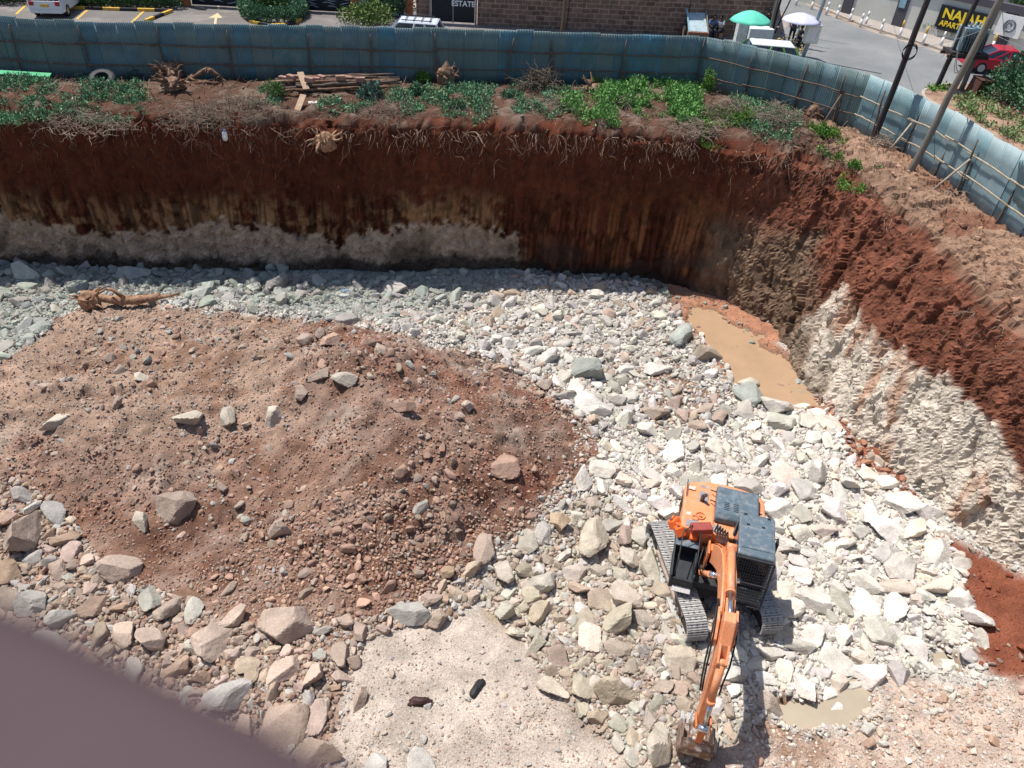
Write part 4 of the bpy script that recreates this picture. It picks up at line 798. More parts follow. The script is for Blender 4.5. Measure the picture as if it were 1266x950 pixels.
sheetp('road', roadw, .006, M_asph, True)
sheetp('parking_ground', [(-200, -10), (440, -8), (500, 8), (590, 25), (700, 33), (960, 48), (960, 75), (870, 100), (700, 98), (400, 92), (0, 84), (-200, 78)], .004, M_park)
sheetp('footway', [(960, -20), (1000, -4), (1075, 22), (1160, 48), (1266, 76), (1400, 105), (1420, 130), (1300, 104), (1215, 80), (1150, 58), (1063, 31), (1000, 4), (975, -14)], .010, M_walk)
verge = [(1151, 109), (1180, 105), (1215, 107), (1300, 126), (1420, 160), (1420, 285), (1266, 190), (1195, 154), (1166, 134), (1143, 123), (1139, 116)]
sheetp('verge', verge, .09, M_verge)
def kerb(pts, label, m=M_kerb, name='kerb', h=.12, w=.16, alt=None, blen=.6, struct=True):
    W_ = np.array([E0(a, b) for a, b in pts]); L = np.concatenate([[0], np.cumsum(np.hypot(*np.diff(W_, axis=0).T))]); mb = MB(); s = 0; k = 0
    while s < L[-1]-.05:
        e = min(s+blen, L[-1]); a = [np.interp(s, L, W_[:, 0]), np.interp(s, L, W_[:, 1])]; b = [np.interp(e-.012, L, W_[:, 0]), np.interp(e-.012, L, W_[:, 1])]; mb.bar((*a, h/2), (*b, h/2), w, h, k % 2 if alt else 0); s = e; k += 1
    o = mb.build(name, [m, alt] if alt else m, bevel=.012); return tag(o, kind='structure') if struct else tag(o, label, 'kerb')
kerb([(1215, 107), (1180, 105), (1151, 108), (1139, 116), (1143, 124), (1166, 136), (1195, 156), (1266, 192), (1400, 276)], '')
kerb([(978, -14), (1000, 4), (1063, 31), (1150, 58), (1215, 80), (1300, 104), (1420, 130)], '')
kerb([(85, 11), (150, 13.5), (213, 15), (200, 20), (180, 28)], 'black and yellow kerb in front of the clipped hedge beside the parked white car', M_yel, 'painted_kerb', .16, .18, M_blk, .95, False)
# parking lines and arrow
def line(pts, w, m, z=.010, name='painted_line'):
    mb = MB()
    for p, q in zip(pts[:-1], pts[1:]): a = E0(*p); b = E0(*q); mb.bar((*a, z), (*b, z), w, .003)
    return tag(mb.build(name, m), kind='structure')
line([(108, 13), (95, 24)], .13, M_yel); line([(178, 14), (163, 28)], .13, M_yel); line([(35, 4), (20, 18)], .13, M_yel)
M_arrow = mat('arrow_paint', (.55, .42, .24), .7, .2, 6.); line([(267, 22), (265.5, 34)], .13, M_arrow, name='painted_arrow'); sheetp('painted_arrow', [(258, 22.5), (269, 16.5), (275, 22.5)], .011, M_arrow); line([(270, 5), (270, 12)], .13, M_arrow, name='painted_arrow')
# bollards
def bollard(px_, py_, yellow, h, lab):
    p = at(px_, py_, 0); root = thing('bollard', lab, 'bollard', tuple(p), 0, 'bollards along the far side of the road'); mb = MB(); mb.cyl((0, 0, 0), (0, 0, h*.62), .085, .08, 10); mb.build('shaft', M_wht, root); mb = MB(); mb.cyl((0, 0, h*.62), (0, 0, h), .08, .055, 10); mb.build('band', M_yel if yellow else M_wht, root)
for a, b, y in [(984, 7, 0), (1003, 12, 0), (1021, 19, 0), (1034, 23, 0), (1050, 27, 0), (1063, 34, 0), (1070, 31, 0), (1088, 41, 0), (1163, 57, 0)]:
    bollard(a, b, y, .85, 'small white bollard in the row on the far roadside')
for a, b, l in [(1111, 48, 'yellow-topped white bollard just left of the dark leaning pole'), (1140, 56, 'yellow-topped white bollard between dark leaning pole and transformer poles'), (1224, 65, 'yellow-topped white bollard left of the red car'), (1238, 62, 'orange-topped bollard directly behind the red car')]: bollard(a, b, 1, 1.1, l)
# hedges
M_stem = mat('hedge_stem', (.10, .07, .05), .9)
def hedge(pts, w, h, cols, label, n=260, size=.09, name='hedge', cat='hedge', z0=0.):
    W_ = np.array([E0(a, b) for a, b in pts]); L = np.concatenate([[0], np.cumsum(np.hypot(*np.diff(W_, axis=0).T))]); r = np.random.default_rng(int(abs(pts[0][0])+5)); loc = np.array([*W_[0], 0.])
    root = thing(name, label, cat, tuple(loc)); mb = MB(); ms = MB()
    for s in np.arange(w*.3, L[-1], w*.45):
        c0 = np.array([np.interp(s, L, W_[:, 0]), np.interp(s, L, W_[:, 1]), z0])-loc; hh = h*r.uniform(.88, 1.06)
        leaves(mb, c0+np.array([0, 0, hh*.3]), (w*.55, w*.55, hh*.7), n, size, cols, .55, r); leaves(mb, c0+np.array([0, 0, hh*.2]), (w*.5, w*.5, hh*.3), n//3, size, cols*.8, .6, r, hemi=False)
        twig(ms, c0, (r.normal()*.2, r.normal()*.2, 1), hh*.75, .03, r, col=(.1, .07, .05))
    ms.build('stem', M_twig, root); mb.build('foliage', M_veg, root); return root
hedge([(84, 8), (150, 9), (222, 10)], 1.1, 1.15, G1*1.1, 'clipped green hedge behind the striped kerb, right of the parked white car', 420, .09)
hedge([(1000, -6), (1060, 15), (1110, 29), (1150, 40), (1183, 49)], 1.3, 1.25, G1*1.5, 'long clipped hedge in front of the pale wall with the yellow lettered sign', 420, .085)
hedge([(1212, 54), (1266, 64), (1340, 80)], 1.5, 1.4, G1*1.7, 'short bushy hedge behind the red car', 480, .085)
hedge([(-140, -2), (-40, 2), (28, 5)], 1.3, 1.3, G1*.7, 'dark hedge at the far left behind the parked white car', 420, .09)
# planted island: ring hedge, palm-like bush, kerb
isl = [(303, 10), (305, 20), (313, 27), (335, 30), (358, 29), (372, 22), (374, 13)]
hedge(isl, .75, .95, G2*1.3, 'rounded U-shaped clipped hedge of the planted island between the two gates', 420, .07)
kerb([(301, 12), (303, 23), (311, 29.5), (335, 33.5), (360, 32), (374, 25), (377, 14)], 'curved black and yellow kerb round the planted island', M_yel, 'painted_kerb', .16, .18, M_blk, .8, False)
bush(338, 16, 2.4, 1.3, G1*.7, 'dark leafy plants inside the U-shaped hedge between the gates', 'plant', 'island_planting', 1600, .14, 9, 0., grnd=0.)
bush(462, 28, 3.0, 1.3, np.array([[.13, .18, .04], [.08, .14, .03]]), 'yellow-green shrubbery left of the white car with roof rails', 'shrub', 'shrub', 2600, .10, 8, 0., grnd=0.)
bush(476, 18, 1.9, 2.3, G1*.9, 'taller dark shrub beside the orange pillar of the second gate', 'shrub', 'shrub', 2200, .09, 6, 0., grnd=0.)
bush(495, 20, 1.7, 2.6, G2*.8, 'dark blue-green shrub against the start of the stone wall', 'shrub', 'shrub', 1800, .09, 6, 0., grnd=0.)
bush(1095, 23, .9, 1.9, G1*.8, 'small rounded topiary tree rising out of the long hedge', 'shrub', 'topiary', 1500, .08, 4, 0., grnd=0.)
# big bush right + verge plants
bush(1256, 128, 3.8, 2.6, G2*1.15, 'big bushy green shrub on the verge at the right edge of the picture', 'shrub', 'large_shrub', 9000, .10, 14, .1, grnd=.09, long=2.)
bush(1300, 150, 3.5, 2.8, G2*1.1, 'green shrub continuing beyond the right edge behind the big bushy one', 'shrub', 'large_shrub', 5000, .10, 14, .1, grnd=.09, long=2.)
def cover0(name, poly, dens, size, cols, h):
    w = np.array([E0(a, b) for a, b in poly]); lo = w.min(0); hi = w.max(0); r = np.random.default_rng(3); P = r.uniform(lo, hi, (int(np.prod(hi-lo)*dens), 2)); nz = fbm(P3(P[:, 0], P[:, 1]), .9, 3, 35); ok = inpoly(P[:, 0], P[:, 1], [tuple(q) for q in w]) & (nz > -.2); mb = MB()
    for (x, y), q in zip(P[ok], nz[ok]): leaves(mb, (x, y, .07), (.2, .2, h*(1+q)), 14, size, cols, .2, r, long=2.4)
    return tag(mb.build(name, M_veg), kind='stuff')
cover0('verge_grass', [(1170, 122), (1205, 120), (1235, 140), (1262, 150), (1300, 200), (1262, 182), (1222, 162), (1180, 138)], 14, .08, np.array([[.14, .22, .07], [.18, .24, .10]]), .3)
cover0('kerb_grass', [(1146, 112), (1172, 109), (1170, 115), (1150, 117)], 26, .07, np.array([[.10, .22, .04]]), .2)
# ------------------------------------------------------------------ walls, gates, buildings
M_stone = mat('rough_stone_wall', (.16, .12, .10), .95, .3, 2., .5, 10.)
def brickify(m, bw, bh, mortar, c1, c2, cm):
    nt = m.node_tree; bs = nt.nodes['Principled BSDF']; tc = nt.nodes.new('ShaderNodeTexCoord'); b = nt.nodes.new('ShaderNodeTexBrick'); b.inputs['Color1'].default_value = (*c1, 1); b.inputs['Color2'].default_value = (*c2, 1); b.inputs['Mortar'].default_value = (*cm, 1)
    b.inputs['Scale'].default_value = 1; b.inputs['Brick Width'].default_value = bw; b.inputs['Row Height'].default_value = bh; b.inputs['Mortar Size'].default_value = mortar; b.inputs['Mortar Smooth'].default_value = .3
    sp = nt.nodes.new('ShaderNodeSeparateXYZ'); cb = nt.nodes.new('ShaderNodeCombineXYZ'); nt.links.new(tc.outputs['Object'], sp.inputs[0]); nt.links.new(sp.outputs[0], cb.inputs[0]); nt.links.new(sp.outputs[2], cb.inputs[1])
    ns = nt.nodes.new('ShaderNodeTexNoise'); ns.inputs['Scale'].default_value = 2.5; nt.links.new(tc.outputs['Object'], ns.inputs['Vector']); ad = nt.nodes.new('ShaderNodeVectorMath'); ad.operation = 'MULTIPLY_ADD'; ad.inputs[1].default_value = (.12, .12, .12); nt.links.new(ns.outputs['Color'], ad.inputs[0]); nt.links.new(cb.outputs[0], ad.inputs[2]); nt.links.new(ad.outputs[0], b.inputs['Vector'])
    old = bs.inputs['Base Color'].links[0].from_socket; mx = nt.nodes.new('ShaderNodeMix'); mx.data_type = 'RGBA'; mx.blend_type = 'MULTIPLY'; mx.inputs[0].default_value = 1; nt.links.new(old, mx.inputs[6]); nt.links.new(b.outputs['Color'], mx.inputs[7]); nt.links.new(mx.outputs[2], bs.inputs['Base Color'])
brickify(M_stone, .55, .27, .03, (1.3, 1.1, 1.0), (.7, .62, .6), (1.9, 1.7, 1.5))
def wallx(p0, p1, h, t, m, name, label, cat='wall', root=None, z0=0., parent=None):
    a = np.array(E0(*p0)) if root is None else np.array(p0); b = np.array(E0(*p1)) if root is None else np.array(p1); L = hypot(*(b-a)); mb = MB(); mb.box((L/2, t/2, h/2+z0), (L, t, h)); o = mb.build(name, m); o.location = (a[0], a[1], -.05); o.rotation_euler[2] = atan2(b[1]-a[1], b[0]-a[0]); o.parent = parent
    return (tag(o, label, cat) if cat else o)
wallx((590, 31), (700, 37), 3.4, .4, M_stone, 'stone_wall', 'brown rough stone wall section right of the black estate gate')
wallx((701, 37), (846, 43.5), 3.4, .4, M_stone, 'stone_wall', 'long rough stone wall section behind the handcart')
wallx((847, 43.5), (945, 47), 3.0, .4, M_stone, 'stone_wall', 'last dark stone wall section behind the green umbrella')
wallx((515, 27), (532, 27.5), 3.4, .4, M_stone, 'stone_wall', 'short grey stone wall piece left of the black estate gate')
a = E0(946, 47); b = E0(940, -5); wallx(a, b, 3.0, .4, M_stone, 'stone_wall', 'dark stone wall running away along the road behind the slim poles', root=1)
M_conc = mat('grey_render', (.30, .29, .27), .9, .15, 1.5, .2, 15.)
# gates: local frame with X along the gate
M_gate = mat('black_steel', (.012, .014, .018), .5, .2, 6.); M_silver = mat('wave_metal', (.30, .33, .36), .35, .1, 6., metal=.6); M_orange = mat('terracotta_render', (.42, .15, .06), .8, .15, 3.); M_sky = mat('pale_blue_render', (.38, .52, .58), .8, .08, 2.)
def frame(p0, p1, name, label, cat):
    a = np.array(E0(*p0)); b = np.array(E0(*p1)); o = thing(name, label, cat, (a[0], a[1], 0), atan2(b[1]-a[1], b[0]-a[0])); return o, hypot(*(b-a))
for p0, p1, lab in (((238, 7), (300, 10.5), 'black gate with silver waves behind the painted arrow'), ((378, 14), (435, 17), 'black gate with silver waves right of the planted island')):
    o, L = frame(p0, p1, 'wave_gate', lab, 'gate'); mb = MB(); mb.box((L/2, .03, 1.3), (L, .05, 2.4)); mb.build('gate_panel', M_gate, o); mb = MB(); mb.box((L/2, .0, .12), (L, .09, .1)); mb.box((L/2, 0, 2.5), (L, .09, .1)); mb.box((L/2, 0, 1.3), (.08, .09, 2.4)); mb.build('gate_frame', M_gate, o)
    r = np.random.default_rng(2); mb = MB()
    for k in range(11):
        z = .3+k*.2
        for q in range(int(L/.9)):
            x0 = q*.9+r.uniform(0, .5); xs = np.linspace(x0, min(x0+r.uniform(.6, .9), L-.05), 8); mb.tube([(x, -.02, z+.07*sin(5*x+k*1.3)) for x in xs], [.015, .035, .042, .042, .04, .035, .028, .012], 4)
    mb.build('wave_bars', M_silver, o)
for a, b, lab in ((231, 7.5, 'orange gate pillar right of the clipped hedge'), (304, 9.5, 'orange gate pillar at the left of the planted island'), (373, 13, 'orange gate pillar between planted island and second gate'), (439, 17, 'orange gate pillar right of the second wave gate'), (506, 22, 'orange pillar where the shrubs meet the stone wall')):
    p = at(a, b, 0); mb = MB(); mb.box((0, 0, 1.5), (.42, .42, 3.1)); o = mb.build('gate_pillar', M_orange, bevel=.02); o.location = p; tag(o, lab, 'pillar', 'orange pillars of the gates')
def pw(p0, p1, lab): return wallx(p0, p1, 2.9, .2, M_sky, 'rendered_wall', lab)
pw((309, 9), (368, 12), 'pale blue wall behind the planted island'); pw((444, 16), (500, 21), 'pale blue wall with a small teal sign behind the shrubs'); 
wallx((-150, -6), (226, 5.5), 2.6, .2, M_conc, 'boundary_wall', 'grey boundary wall behind the hedges at the top left')
def text(body, size, m, parent=None, ext=.01, name='lettering', shear=0.):
    cu = bpy.data.curves.new('t', 'FONT'); cu.body = body; cu.size = size; cu.extrude = ext; cu.shear = shear; cu.offset = .008*size/.3; cu.align_x = 'CENTER'; o = bpy.data.objects.new('t', cu); COL.objects.link(o); bpy.context.view_layer.update()
    me = bpy.data.meshes.new_from_object(o.evaluated_get(bpy.context.evaluated_depsgraph_get())); bpy.data.objects.remove(o); t = bpy.data.objects.new(name, me); COL.objects.link(t); me.materials.clear(); me.materials.append(m); t.parent = parent; t.rotation_euler = (pi/2, 0, 0); return t
o, L = frame((452, 17), (463, 18), 'wall_sign', 'small teal sign with white letters on the pale blue wall', 'sign'); mb = MB(); mb.box((L/2, -.3, 1.25), (1.0, .05, .75)); mb.build('board', mat('teal', (.02, .25, .20), .5), o); t = text('EC', .55, M_wht, o); t.location = (L/2, -.335, 1.05)
o, L = frame((533, 28), (587, 31), 'estate_gate', 'black double steel gate with white ESTATE lettering in the stone wall', 'gate')
for k in (0, 1): mb = MB(); mb.box((L*(.25+.5*k), 0, 1.6), (L/2-.05, .06, 3.0)); mb.build('gate_leaf', M_gate, o, bevel=.01)
mb = MB(); mb.box((-.05, 0, 1.6), (.12, .14, 3.2)); mb.box((L+.05, 0, 1.6), (.12, .14, 3.2)); mb.box((L/2, -.02, 1.6), (.07, .06, 3.1)); mb.build('gate_frame', mat('rusty_steel', (.25, .2, .18), .8), o)
t = text('ESTATE', .42, M_wht, o); t.location = (L*.73, -.05, 1.0)
# wall with the lettered sign (upper right)
M_cream = mat('cream_render', (.52, .52, .47), .85, .06, 1.); M_dk = mat('dark_band', (.07, .065, .08), .7, .1, 2.)
aw = np.array(at(985, 1, 0)[:2]); bw = np.array(at(1340, 90, 0)[:2])
rootw = thing('compound_wall', 'pale compound wall with a dark band along its top and dark piers', 'wall', (aw[0], aw[1], 0), atan2(bw[1]-aw[1], bw[0]-aw[0])); LW = hypot(*(bw-aw)); xd = (bw-aw)/LW
def wx_(px_, z=0):  # along-wall coordinate of a pixel at height z on the wall plane
    best = min(np.linspace(0, LW, 1500), key=lambda s: abs(topx((aw[0]+xd[0]*s, aw[1]+xd[1]*s, z))[0]-px_)); return float(best)
g1 = wx_(1172); g2 = wx_(1262)
mb = MB(); mb.box((LW/2, 0, 1.1), (LW, .25, 2.3)); mb.build('wall', M_cream, rootw); mb = MB(); mb.box((LW/2, -.02, 2.45), (LW, .5, .42)); mb.build('dark_band', M_dk, rootw)
for q in (1052, 1116, 1243): x = wx_(q, 1.); mb = MB(); mb.box((x, -.16, 1.12), (.75, .12, 2.24)); mb.build('pier', M_dk, rootw)
x = wx_(1121, 1.8); mb = MB(); mb.box((x, -.24, 1.6), (.45, .05, .9)); mb.build('blue_panel', mat('blue_panel', (.22, .38, .45), .4), rootw)
xs = wx_(1193, 1.2); sg = thing('apartment_sign', 'black sign with slanted yellow lettering on the pale compound wall', 'sign', (aw[0]+xd[0]*xs+xd[1]*.30, aw[1]+xd[1]*xs-xd[0]*.30, .68), rootw.rotation_euler[2])
mb = MB(); mb.box((0, 0, .55), (3.3, .08, 1.35)); mb.build('board', M_gate, sg, bevel=.01); M_yl = mat('yellow_letters', (.75, .55, .03), .5, 0.)
t = text('NAJAH', .78, M_yl, sg, shear=.0); t.location = (0, -.055, .50); t.scale = (1.15, 1, 1); t = text('APARTMENTS', .44, M_yl, sg, shear=.0); t.location = (0, -.055, .03); t.scale = (1.02, 1, 1)
mb = MB(); mb.box((0, .12, -.2), (3.0, .18, .1)); mb.build('bracket', M_dk, sg)
xs = wx_(1254, 1.8); sg = thing('gate_board', 'white square board with a grey emblem at the top right', 'sign', (aw[0]+xd[0]*xs+xd[1]*.35, aw[1]+xd[1]*xs-xd[0]*.35, .95), rootw.rotation_euler[2]); mb = MB(); mb.box((0, 0, .6), (1.5, .06, 1.2)); mb.build('board', M_wht, sg)
mb = MB(); tt_ = np.linspace(0, 2*pi, 20); mb.tube([(.33*cos(a), -.05, .6+.33*sin(a)) for a in tt_], .05, 5, caps=False); mb.tube([(.15*cos(a)-.05, -.05, .6+.15*sin(a)) for a in tt_[:14]], .045, 5); mb.build('emblem', mat('grey_emblem', (.12, .14, .15), .6), sg)
# house behind that wall, far wall, trees beyond the stone wall
hb = thing('apartment_house', 'pale house with blue windows behind the compound wall at the top right corner', 'building', (aw[0]+xd[0]*(LW*.75)-xd[1]*7, aw[1]+xd[1]*(LW*.75)+xd[0]*7, 0), rootw.rotation_euler[2])
mb = MB(); mb.box((0, 3, 4), (22, 6, 8)); mb.build('wall', mat('white_render', (.5, .5, .48), .8), hb); mb = MB(); mb.box((0, 3, 8.15), (23, 7, .3)); mb.build('roof', M_dk, hb)
mb = MB(); mb.box((-2, -.6, 3.3), (24, 1.2, .25)); mb.build('canopy', M_dk, hb)
for k in range(9):
    for zz in (1.9, 5.1): mb = MB(); mb.box((-9.5+2.4*k, -.04, zz), (1.5, .08, 1.5)); w_ = mb.build('window', M_wht, hb); mb = MB(); mb.box((-9.5+2.4*k, -.1, zz), (1.3, .04, 1.3)); mb.build('pane', mat('window_glass', (.08, .16, .22), .08, .1, 1., spec=.7), w_)
def tree(x, y, h, w, cols, label, trunkh=.35, n=5000, size=.18):
    root = thing('tree', label, 'tree', (x, y, 0)); r = np.random.default_rng(int(x*10+y)); mb = MB(); mb.tube([(0, 0, -.1), (.05, 0, h*.3), (0, .1, h*.6)], [.18, .14, .07], 8); tips = []
    for k in range(8):
        a = r.uniform(0, 2*pi); tips.append((w*.3*cos(a), w*.3*sin(a), h*r.uniform(.5, .85))); mb.tube([(0, 0, h*r.uniform(.25, .5)), tips[-1]], [.07, .03], 6)
    mb.build('trunk', mat('bark', (.13, .10, .08), .9, .3, 6., .6, 20.), root); mb = MB()
    for t in tips: leaves(mb, t, (w*.24, w*.24, h*.2), n//8, size, cols, .35, r, hemi=False)
    mb.build('crown', M_veg, root); return root
p = at(700, -25, 0); tree(p[0]-3, p[1]+2, 5, 5, G1*.7, 'dark tree behind the long stone wall', size=.16); p = at(1225, 30, 0); tree(p[0], p[1]-2.2, 3.2, 2.6, G1*1.0, 'slender drooping tree in front of the compound wall right of the sign', n=1600, size=.1)
# ------------------------------------------------------------------ poles and wires
def upole(px_, py_, top, r0, r1, label, m, name='utility_pole', h=9., z=0., xtra=None, group=None):
    p = at(px_, py_, z); 
    if p[1] < 38 and p[0] > 8: p[2] = z
    # lean measured from where the pole leaves the picture
    q = at(top[0], top[1], 0); d0 = q-CO; best = None
    for t in np.linspace(.2, 1, 400):
        P = CO+d0*t
        # point on the sight line nearest the vertical through the foot
        e = hypot(P[0]-p[0], P[1]-p[1])
        if best is None or e < best[0]: best = (e, P)
    P = best[1]; d = (P-p)/(P[2]-p[2]); r = np.random.default_rng(int(px_)); root = thing(name, label, 'pole', tuple(p), 0, group); mb = MB(); zs = np.linspace(-.4, h, 12); mb.tube([d*z_+np.array([r.normal()*.015, r.normal()*.015, 0]) for z_ in zs], np.linspace(r0, r1, 12), 12); mb.build('shaft', m, root)
    return root, p, d
M_creo = mat('dark_creosote_pole', (.035, .028, .03), .85, .3, 3., .4, 20., stretch=(1, 1, .15)); M_gpole = mat('grey_timber_pole', (.17, .15, .125), .9, .25, 3., .4, 20., stretch=(1, 1, .15)); M_steel = mat('galvanised_steel', (.28, .33, .36), .5, .1, 3., metal=.3); M_tealp = mat('teal_pole_paint', (.03, .12, .12), .6)
rA, pA, dA = upole(1077, 183, (1147, 0), .125, .10, 'dark leaning utility pole standing inside the right hoarding', M_creo, z=.1)
rC, pC, dC = upole(1124, 216, (1236, 0), .13, .105, 'grey leaning utility pole nearest the camera at the right hoarding', M_gpole, z=.1)
rB, pB, dB = upole(1157, 111, (1208, -2), .13, .10, 'dark transformer pole on the verge, left one of the pair', M_creo)
rD, pD, dD = upole(1187, 113, (1238, 0), .13, .10, 'dark transformer pole on the verge, right one of the pair', M_gpole)
mb = MB()
for k in range(4): tt_ = np.linspace(0, 2*pi, 14); c0 = dA*3.9; mb.tube([(c0[0]+.28*cos(a), c0[1]-.16, c0[2]+.28*sin(a)+.03*k) for a in tt_], .012, 4, caps=False)
mb.build('cable_coil', M_blk, rA)
# transformer between B and D
hs = min(np.linspace(1, 6, 200), key=lambda h: abs(topx((pB+dB*h+pD+dD*h)/2)[1]-62)); mid = (pB+dB*hs+pD+dD*hs)/2; tr = thing('transformer', 'grey pole transformer with insulators on a platform between two dark poles', 'transformer', tuple(mid), atan2((pD-pB)[1], (pD-pB)[0])); Wd = hypot(*(pD-pB)[:2])
mb = MB(); mb.box((0, 0, .55), (Wd*.95, .8, 1.1)); mb.build('tank', mat('transformer_paint', (.22, .30, .32), .5, .15, 3.), tr, bevel=.03); mb = MB()
for k in range(9): mb.box((Wd*(-.42+.105*k), -.46, .5), (.03, .14, .9))
mb.build('radiator', mat('transformer_fins', (.06, .08, .09), .6), tr); mb = MB(); mb.box((0, 0, -.1), (Wd+.6, 1.1, .14)); mb.box((0, -.4, -.25), (Wd+.8, .12, .14)); mb.box((0, .4, -.25), (Wd+.8, .12, .14)); mb.build('platform', M_creo, tr)
for k in range(5): mb = MB(); mb.lathe([(.03, 0), (.08, .04), (.04, .07), (.08, .11), (.04, .15), (.07, .19), (0, .24)], (Wd*(-.35+.17*k), 0, 1.1), 10); mb.build('insulator', mat('porcelain', (.45, .47, .48), .3), tr)
mb = MB(); rj = np.random.default_rng(8)
for k in range(26): twig(mb, (rj.normal()*Wd*.3-.3, rj.normal()*.4, -.15), (rj.normal(), rj.normal(), .1), .6, .015, rj, 4, .5, (.1, .06, .05))
mb.build('tangled_wire', M_twig, tr)
def sag(a, b, s=.4, n=14): a = np.array(a, float); b = np.array(b, float); t = np.linspace(0, 1, n)[:, None]; p = a+(b-a)*t; p[:, 2] -= s*4*(t*(1-t))[:, 0]; return p
M_wire = mat('wire_black', (.04, .045, .05), .6, 0.); M_wirel = mat('wire_grey', (.30, .33, .35), .5, 0.)
def wire(a, b, label, s=.4, m=M_wire, r=.012, group='overhead wires at the top right'): mb = MB(); P = sag(a, b, s); mb.tube(P-P[0], r, 5, caps=False); o = mb.build('overhead_wire', m); o.location = P[0]; return tag(o, label, 'wire', group)
hA, hB, hC, hD = pA+dA*7.6, pB+dB*7.4, pC+dC*7.6, pD+dD*7.2
for k in range(5):
    q = hB+np.array([0, 0, -.25*k]); wire(q, (34+k*1.2, 30-1.5*k, 3.6-.4*k), 'thin pale wire running down to the right from the transformer poles', .3, M_wirel, .013)
for k in range(3): wire(hC+np.array([0, 0, -.5*k]), hB+np.array([0, 0, -.4*k]), 'dark wire sagging between the grey leaning pole and the transformer pole', .5)
wire(pC+dC*4.2, pB+dB*3.2, 'dark cable looping low between the leaning pole and the transformer', .9, r=.02); wire(pC+dC*4.6, pB+dB*3.1, 'dark cable looping low between the leaning pole and the transformer', 1.3, r=.016)
wire(pA+dA*4.0, pD+dD*3.2, 'grey wire from the coil on the dark pole to the transformer', .15, M_wirel, .010); wire((pA+dA*5.7), (24, 62, 4.0), 'dark wire running back across the road from the dark leaning pole', .3)
wire(pD+dD*4.5, (pD[0]+1.3, pD[1]-2.6, .1), 'dark stay wire going down to the verge beside the transformer poles', 0, r=.012)
wire(pD+dD*3.0, (33, 33, 1.5), 'pale cable crossing low in front of the red car', .4, M_wirel, .012)
wire(pC+dC*2.0, pC+np.array([.9, .2, .5]), 'short dark wire hanging from the foot of the grey leaning pole', 0, r=.008)
# poles beside the umbrellas
for a, b, t, rr_, mm_, lab in ((944, 42, (949, 0), .05, M_tealp, 'slim teal pole just right of the green umbrella'), (936, 45, (955, 0), .05, M_creo, 'slim dark pole between the teal pole and the thicker grey ones'), (948, 52, (962, 0), .10, M_gpole, 'thick grey pole in the cluster beside the green umbrella'), (951, 52, (966, -2), .07, M_creo, 'dark pole standing close to the thick grey one'), (958, 41, (977, 0), .045, M_creo, 'thin dark slanting pole, rightmost of the cluster')):
    upole(a, b, t, rr_, rr_*.8, lab, mm_, 'roadside_pole', 7., group='poles between the two umbrellas')
r1, p1_, d1_ = upole(992, 73, (1019, 0), .11, .09, 'galvanised pole carrying the white box', M_steel, 'steel_pole', 8.)
eb = thing('meter_box', 'white electrical box mounted on the galvanised pole', 'electrical box', tuple(p1_+d1_*.95+np.array([0, -.15, 0]))); mb = MB(); mb.box((0, 0, .45), (.78, .45, .95)); mb.build('cabinet', mat('offwhite_box', (.6, .64, .62), .5), eb, bevel=.03); mb = MB(); mb.box((-.08, -.24, .45), (.5, .02, .8)); mb.build('door', M_wht, eb); mb = MB(); mb.box((0, 0, .95), (.86, .52, .05)); mb.build('lid', M_wht, eb)
upole(648, 33, (651, 0), .04, .04, 'thin dark post in front of the stone wall', M_creo, 'wall_post', 4.5); rq, pq, dq = upole(694, 41, (699, 0), .10, .09, 'brownish leaning utility pole in front of the stone wall', mat('brown_pole', (.13, .10, .06), .8, .2, 3.), 'wall_pole', 7.)
upole(1108, 23, (1127, -10), .05, .05, 'short post at the far side of the hedge', M_creo, 'hedge_post', 3.) if 0 else None
wire((pq[0]+2.3, pq[1]+1, 5.2), p1_+d1_*3.2, 'pale cable slanting down across the stone wall to the green umbrella', .3, M_wirel, .025)
# ------------------------------------------------------------------ umbrellas, stall, handcart, people
def umbrella(px_, py_, z, R_, col, label, ribs=8, hgt=.55, under=None):
    p = at(px_, py_, z+.2); root = thing('market_umbrella', label, 'umbrella', (p[0], p[1], 0)); n = ribs*4; mb = MB(); prof = np.linspace(0, 1, 8); m = mat('canopy'+str(int(px_)), col, .7, .06, 3.); V = []
    for t in prof:
        for k in range(n):
            a = 2*pi*k/n; sc = 1-.05*abs(sin(a*ribs/2))*t; V.append((R_*t*sc*cos(a), R_*t*sc*sin(a), z+hgt*(1-t**1.7)-.04*abs(sin(a*ribs/2))*t))
    F = [(i*n+j, i*n+(j+1) % n, (i+1)*n+(j+1) % n, (i+1)*n+j) for i in range(7) for j in range(n)]; mb.add(V, F, 0, True); o = mb.build('canopy', m, root); o.modifiers.new('t', 'SOLIDIFY').thickness = .01
    mb = MB(); mb.cyl((0, 0, 0), (0, 0, z+hgt), .03, n=8); mb.build('pole', M_steel, root)
    mb = MB()
    for k in range(ribs): a = 2*pi*k/ribs; mb.cyl((0, 0, z+hgt-.08), (R_*.97*cos(a), R_*.97*sin(a), z-.02), .008, n=4)
    mb.build('ribs', M_steel, root); return root, p
umbrella(929, 21, 2.1, 1.15, (.10, .50, .36), 'faded green round umbrella over the white stall table', hgt=.5)
umbrella(992, 21, 2.0, 1.1, (.52, .50, .62), 'pale lilac round umbrella in front of the road', hgt=.4)
p = at(936, 52, 0); st = thing('stall_table', 'small market table draped in white cloth under the green umbrella', 'stall', tuple(p), .1); mb = MB(); mb.box((0, 0, .78), (1.4, .8, .05)); mb.build('table_top', M_board, st)
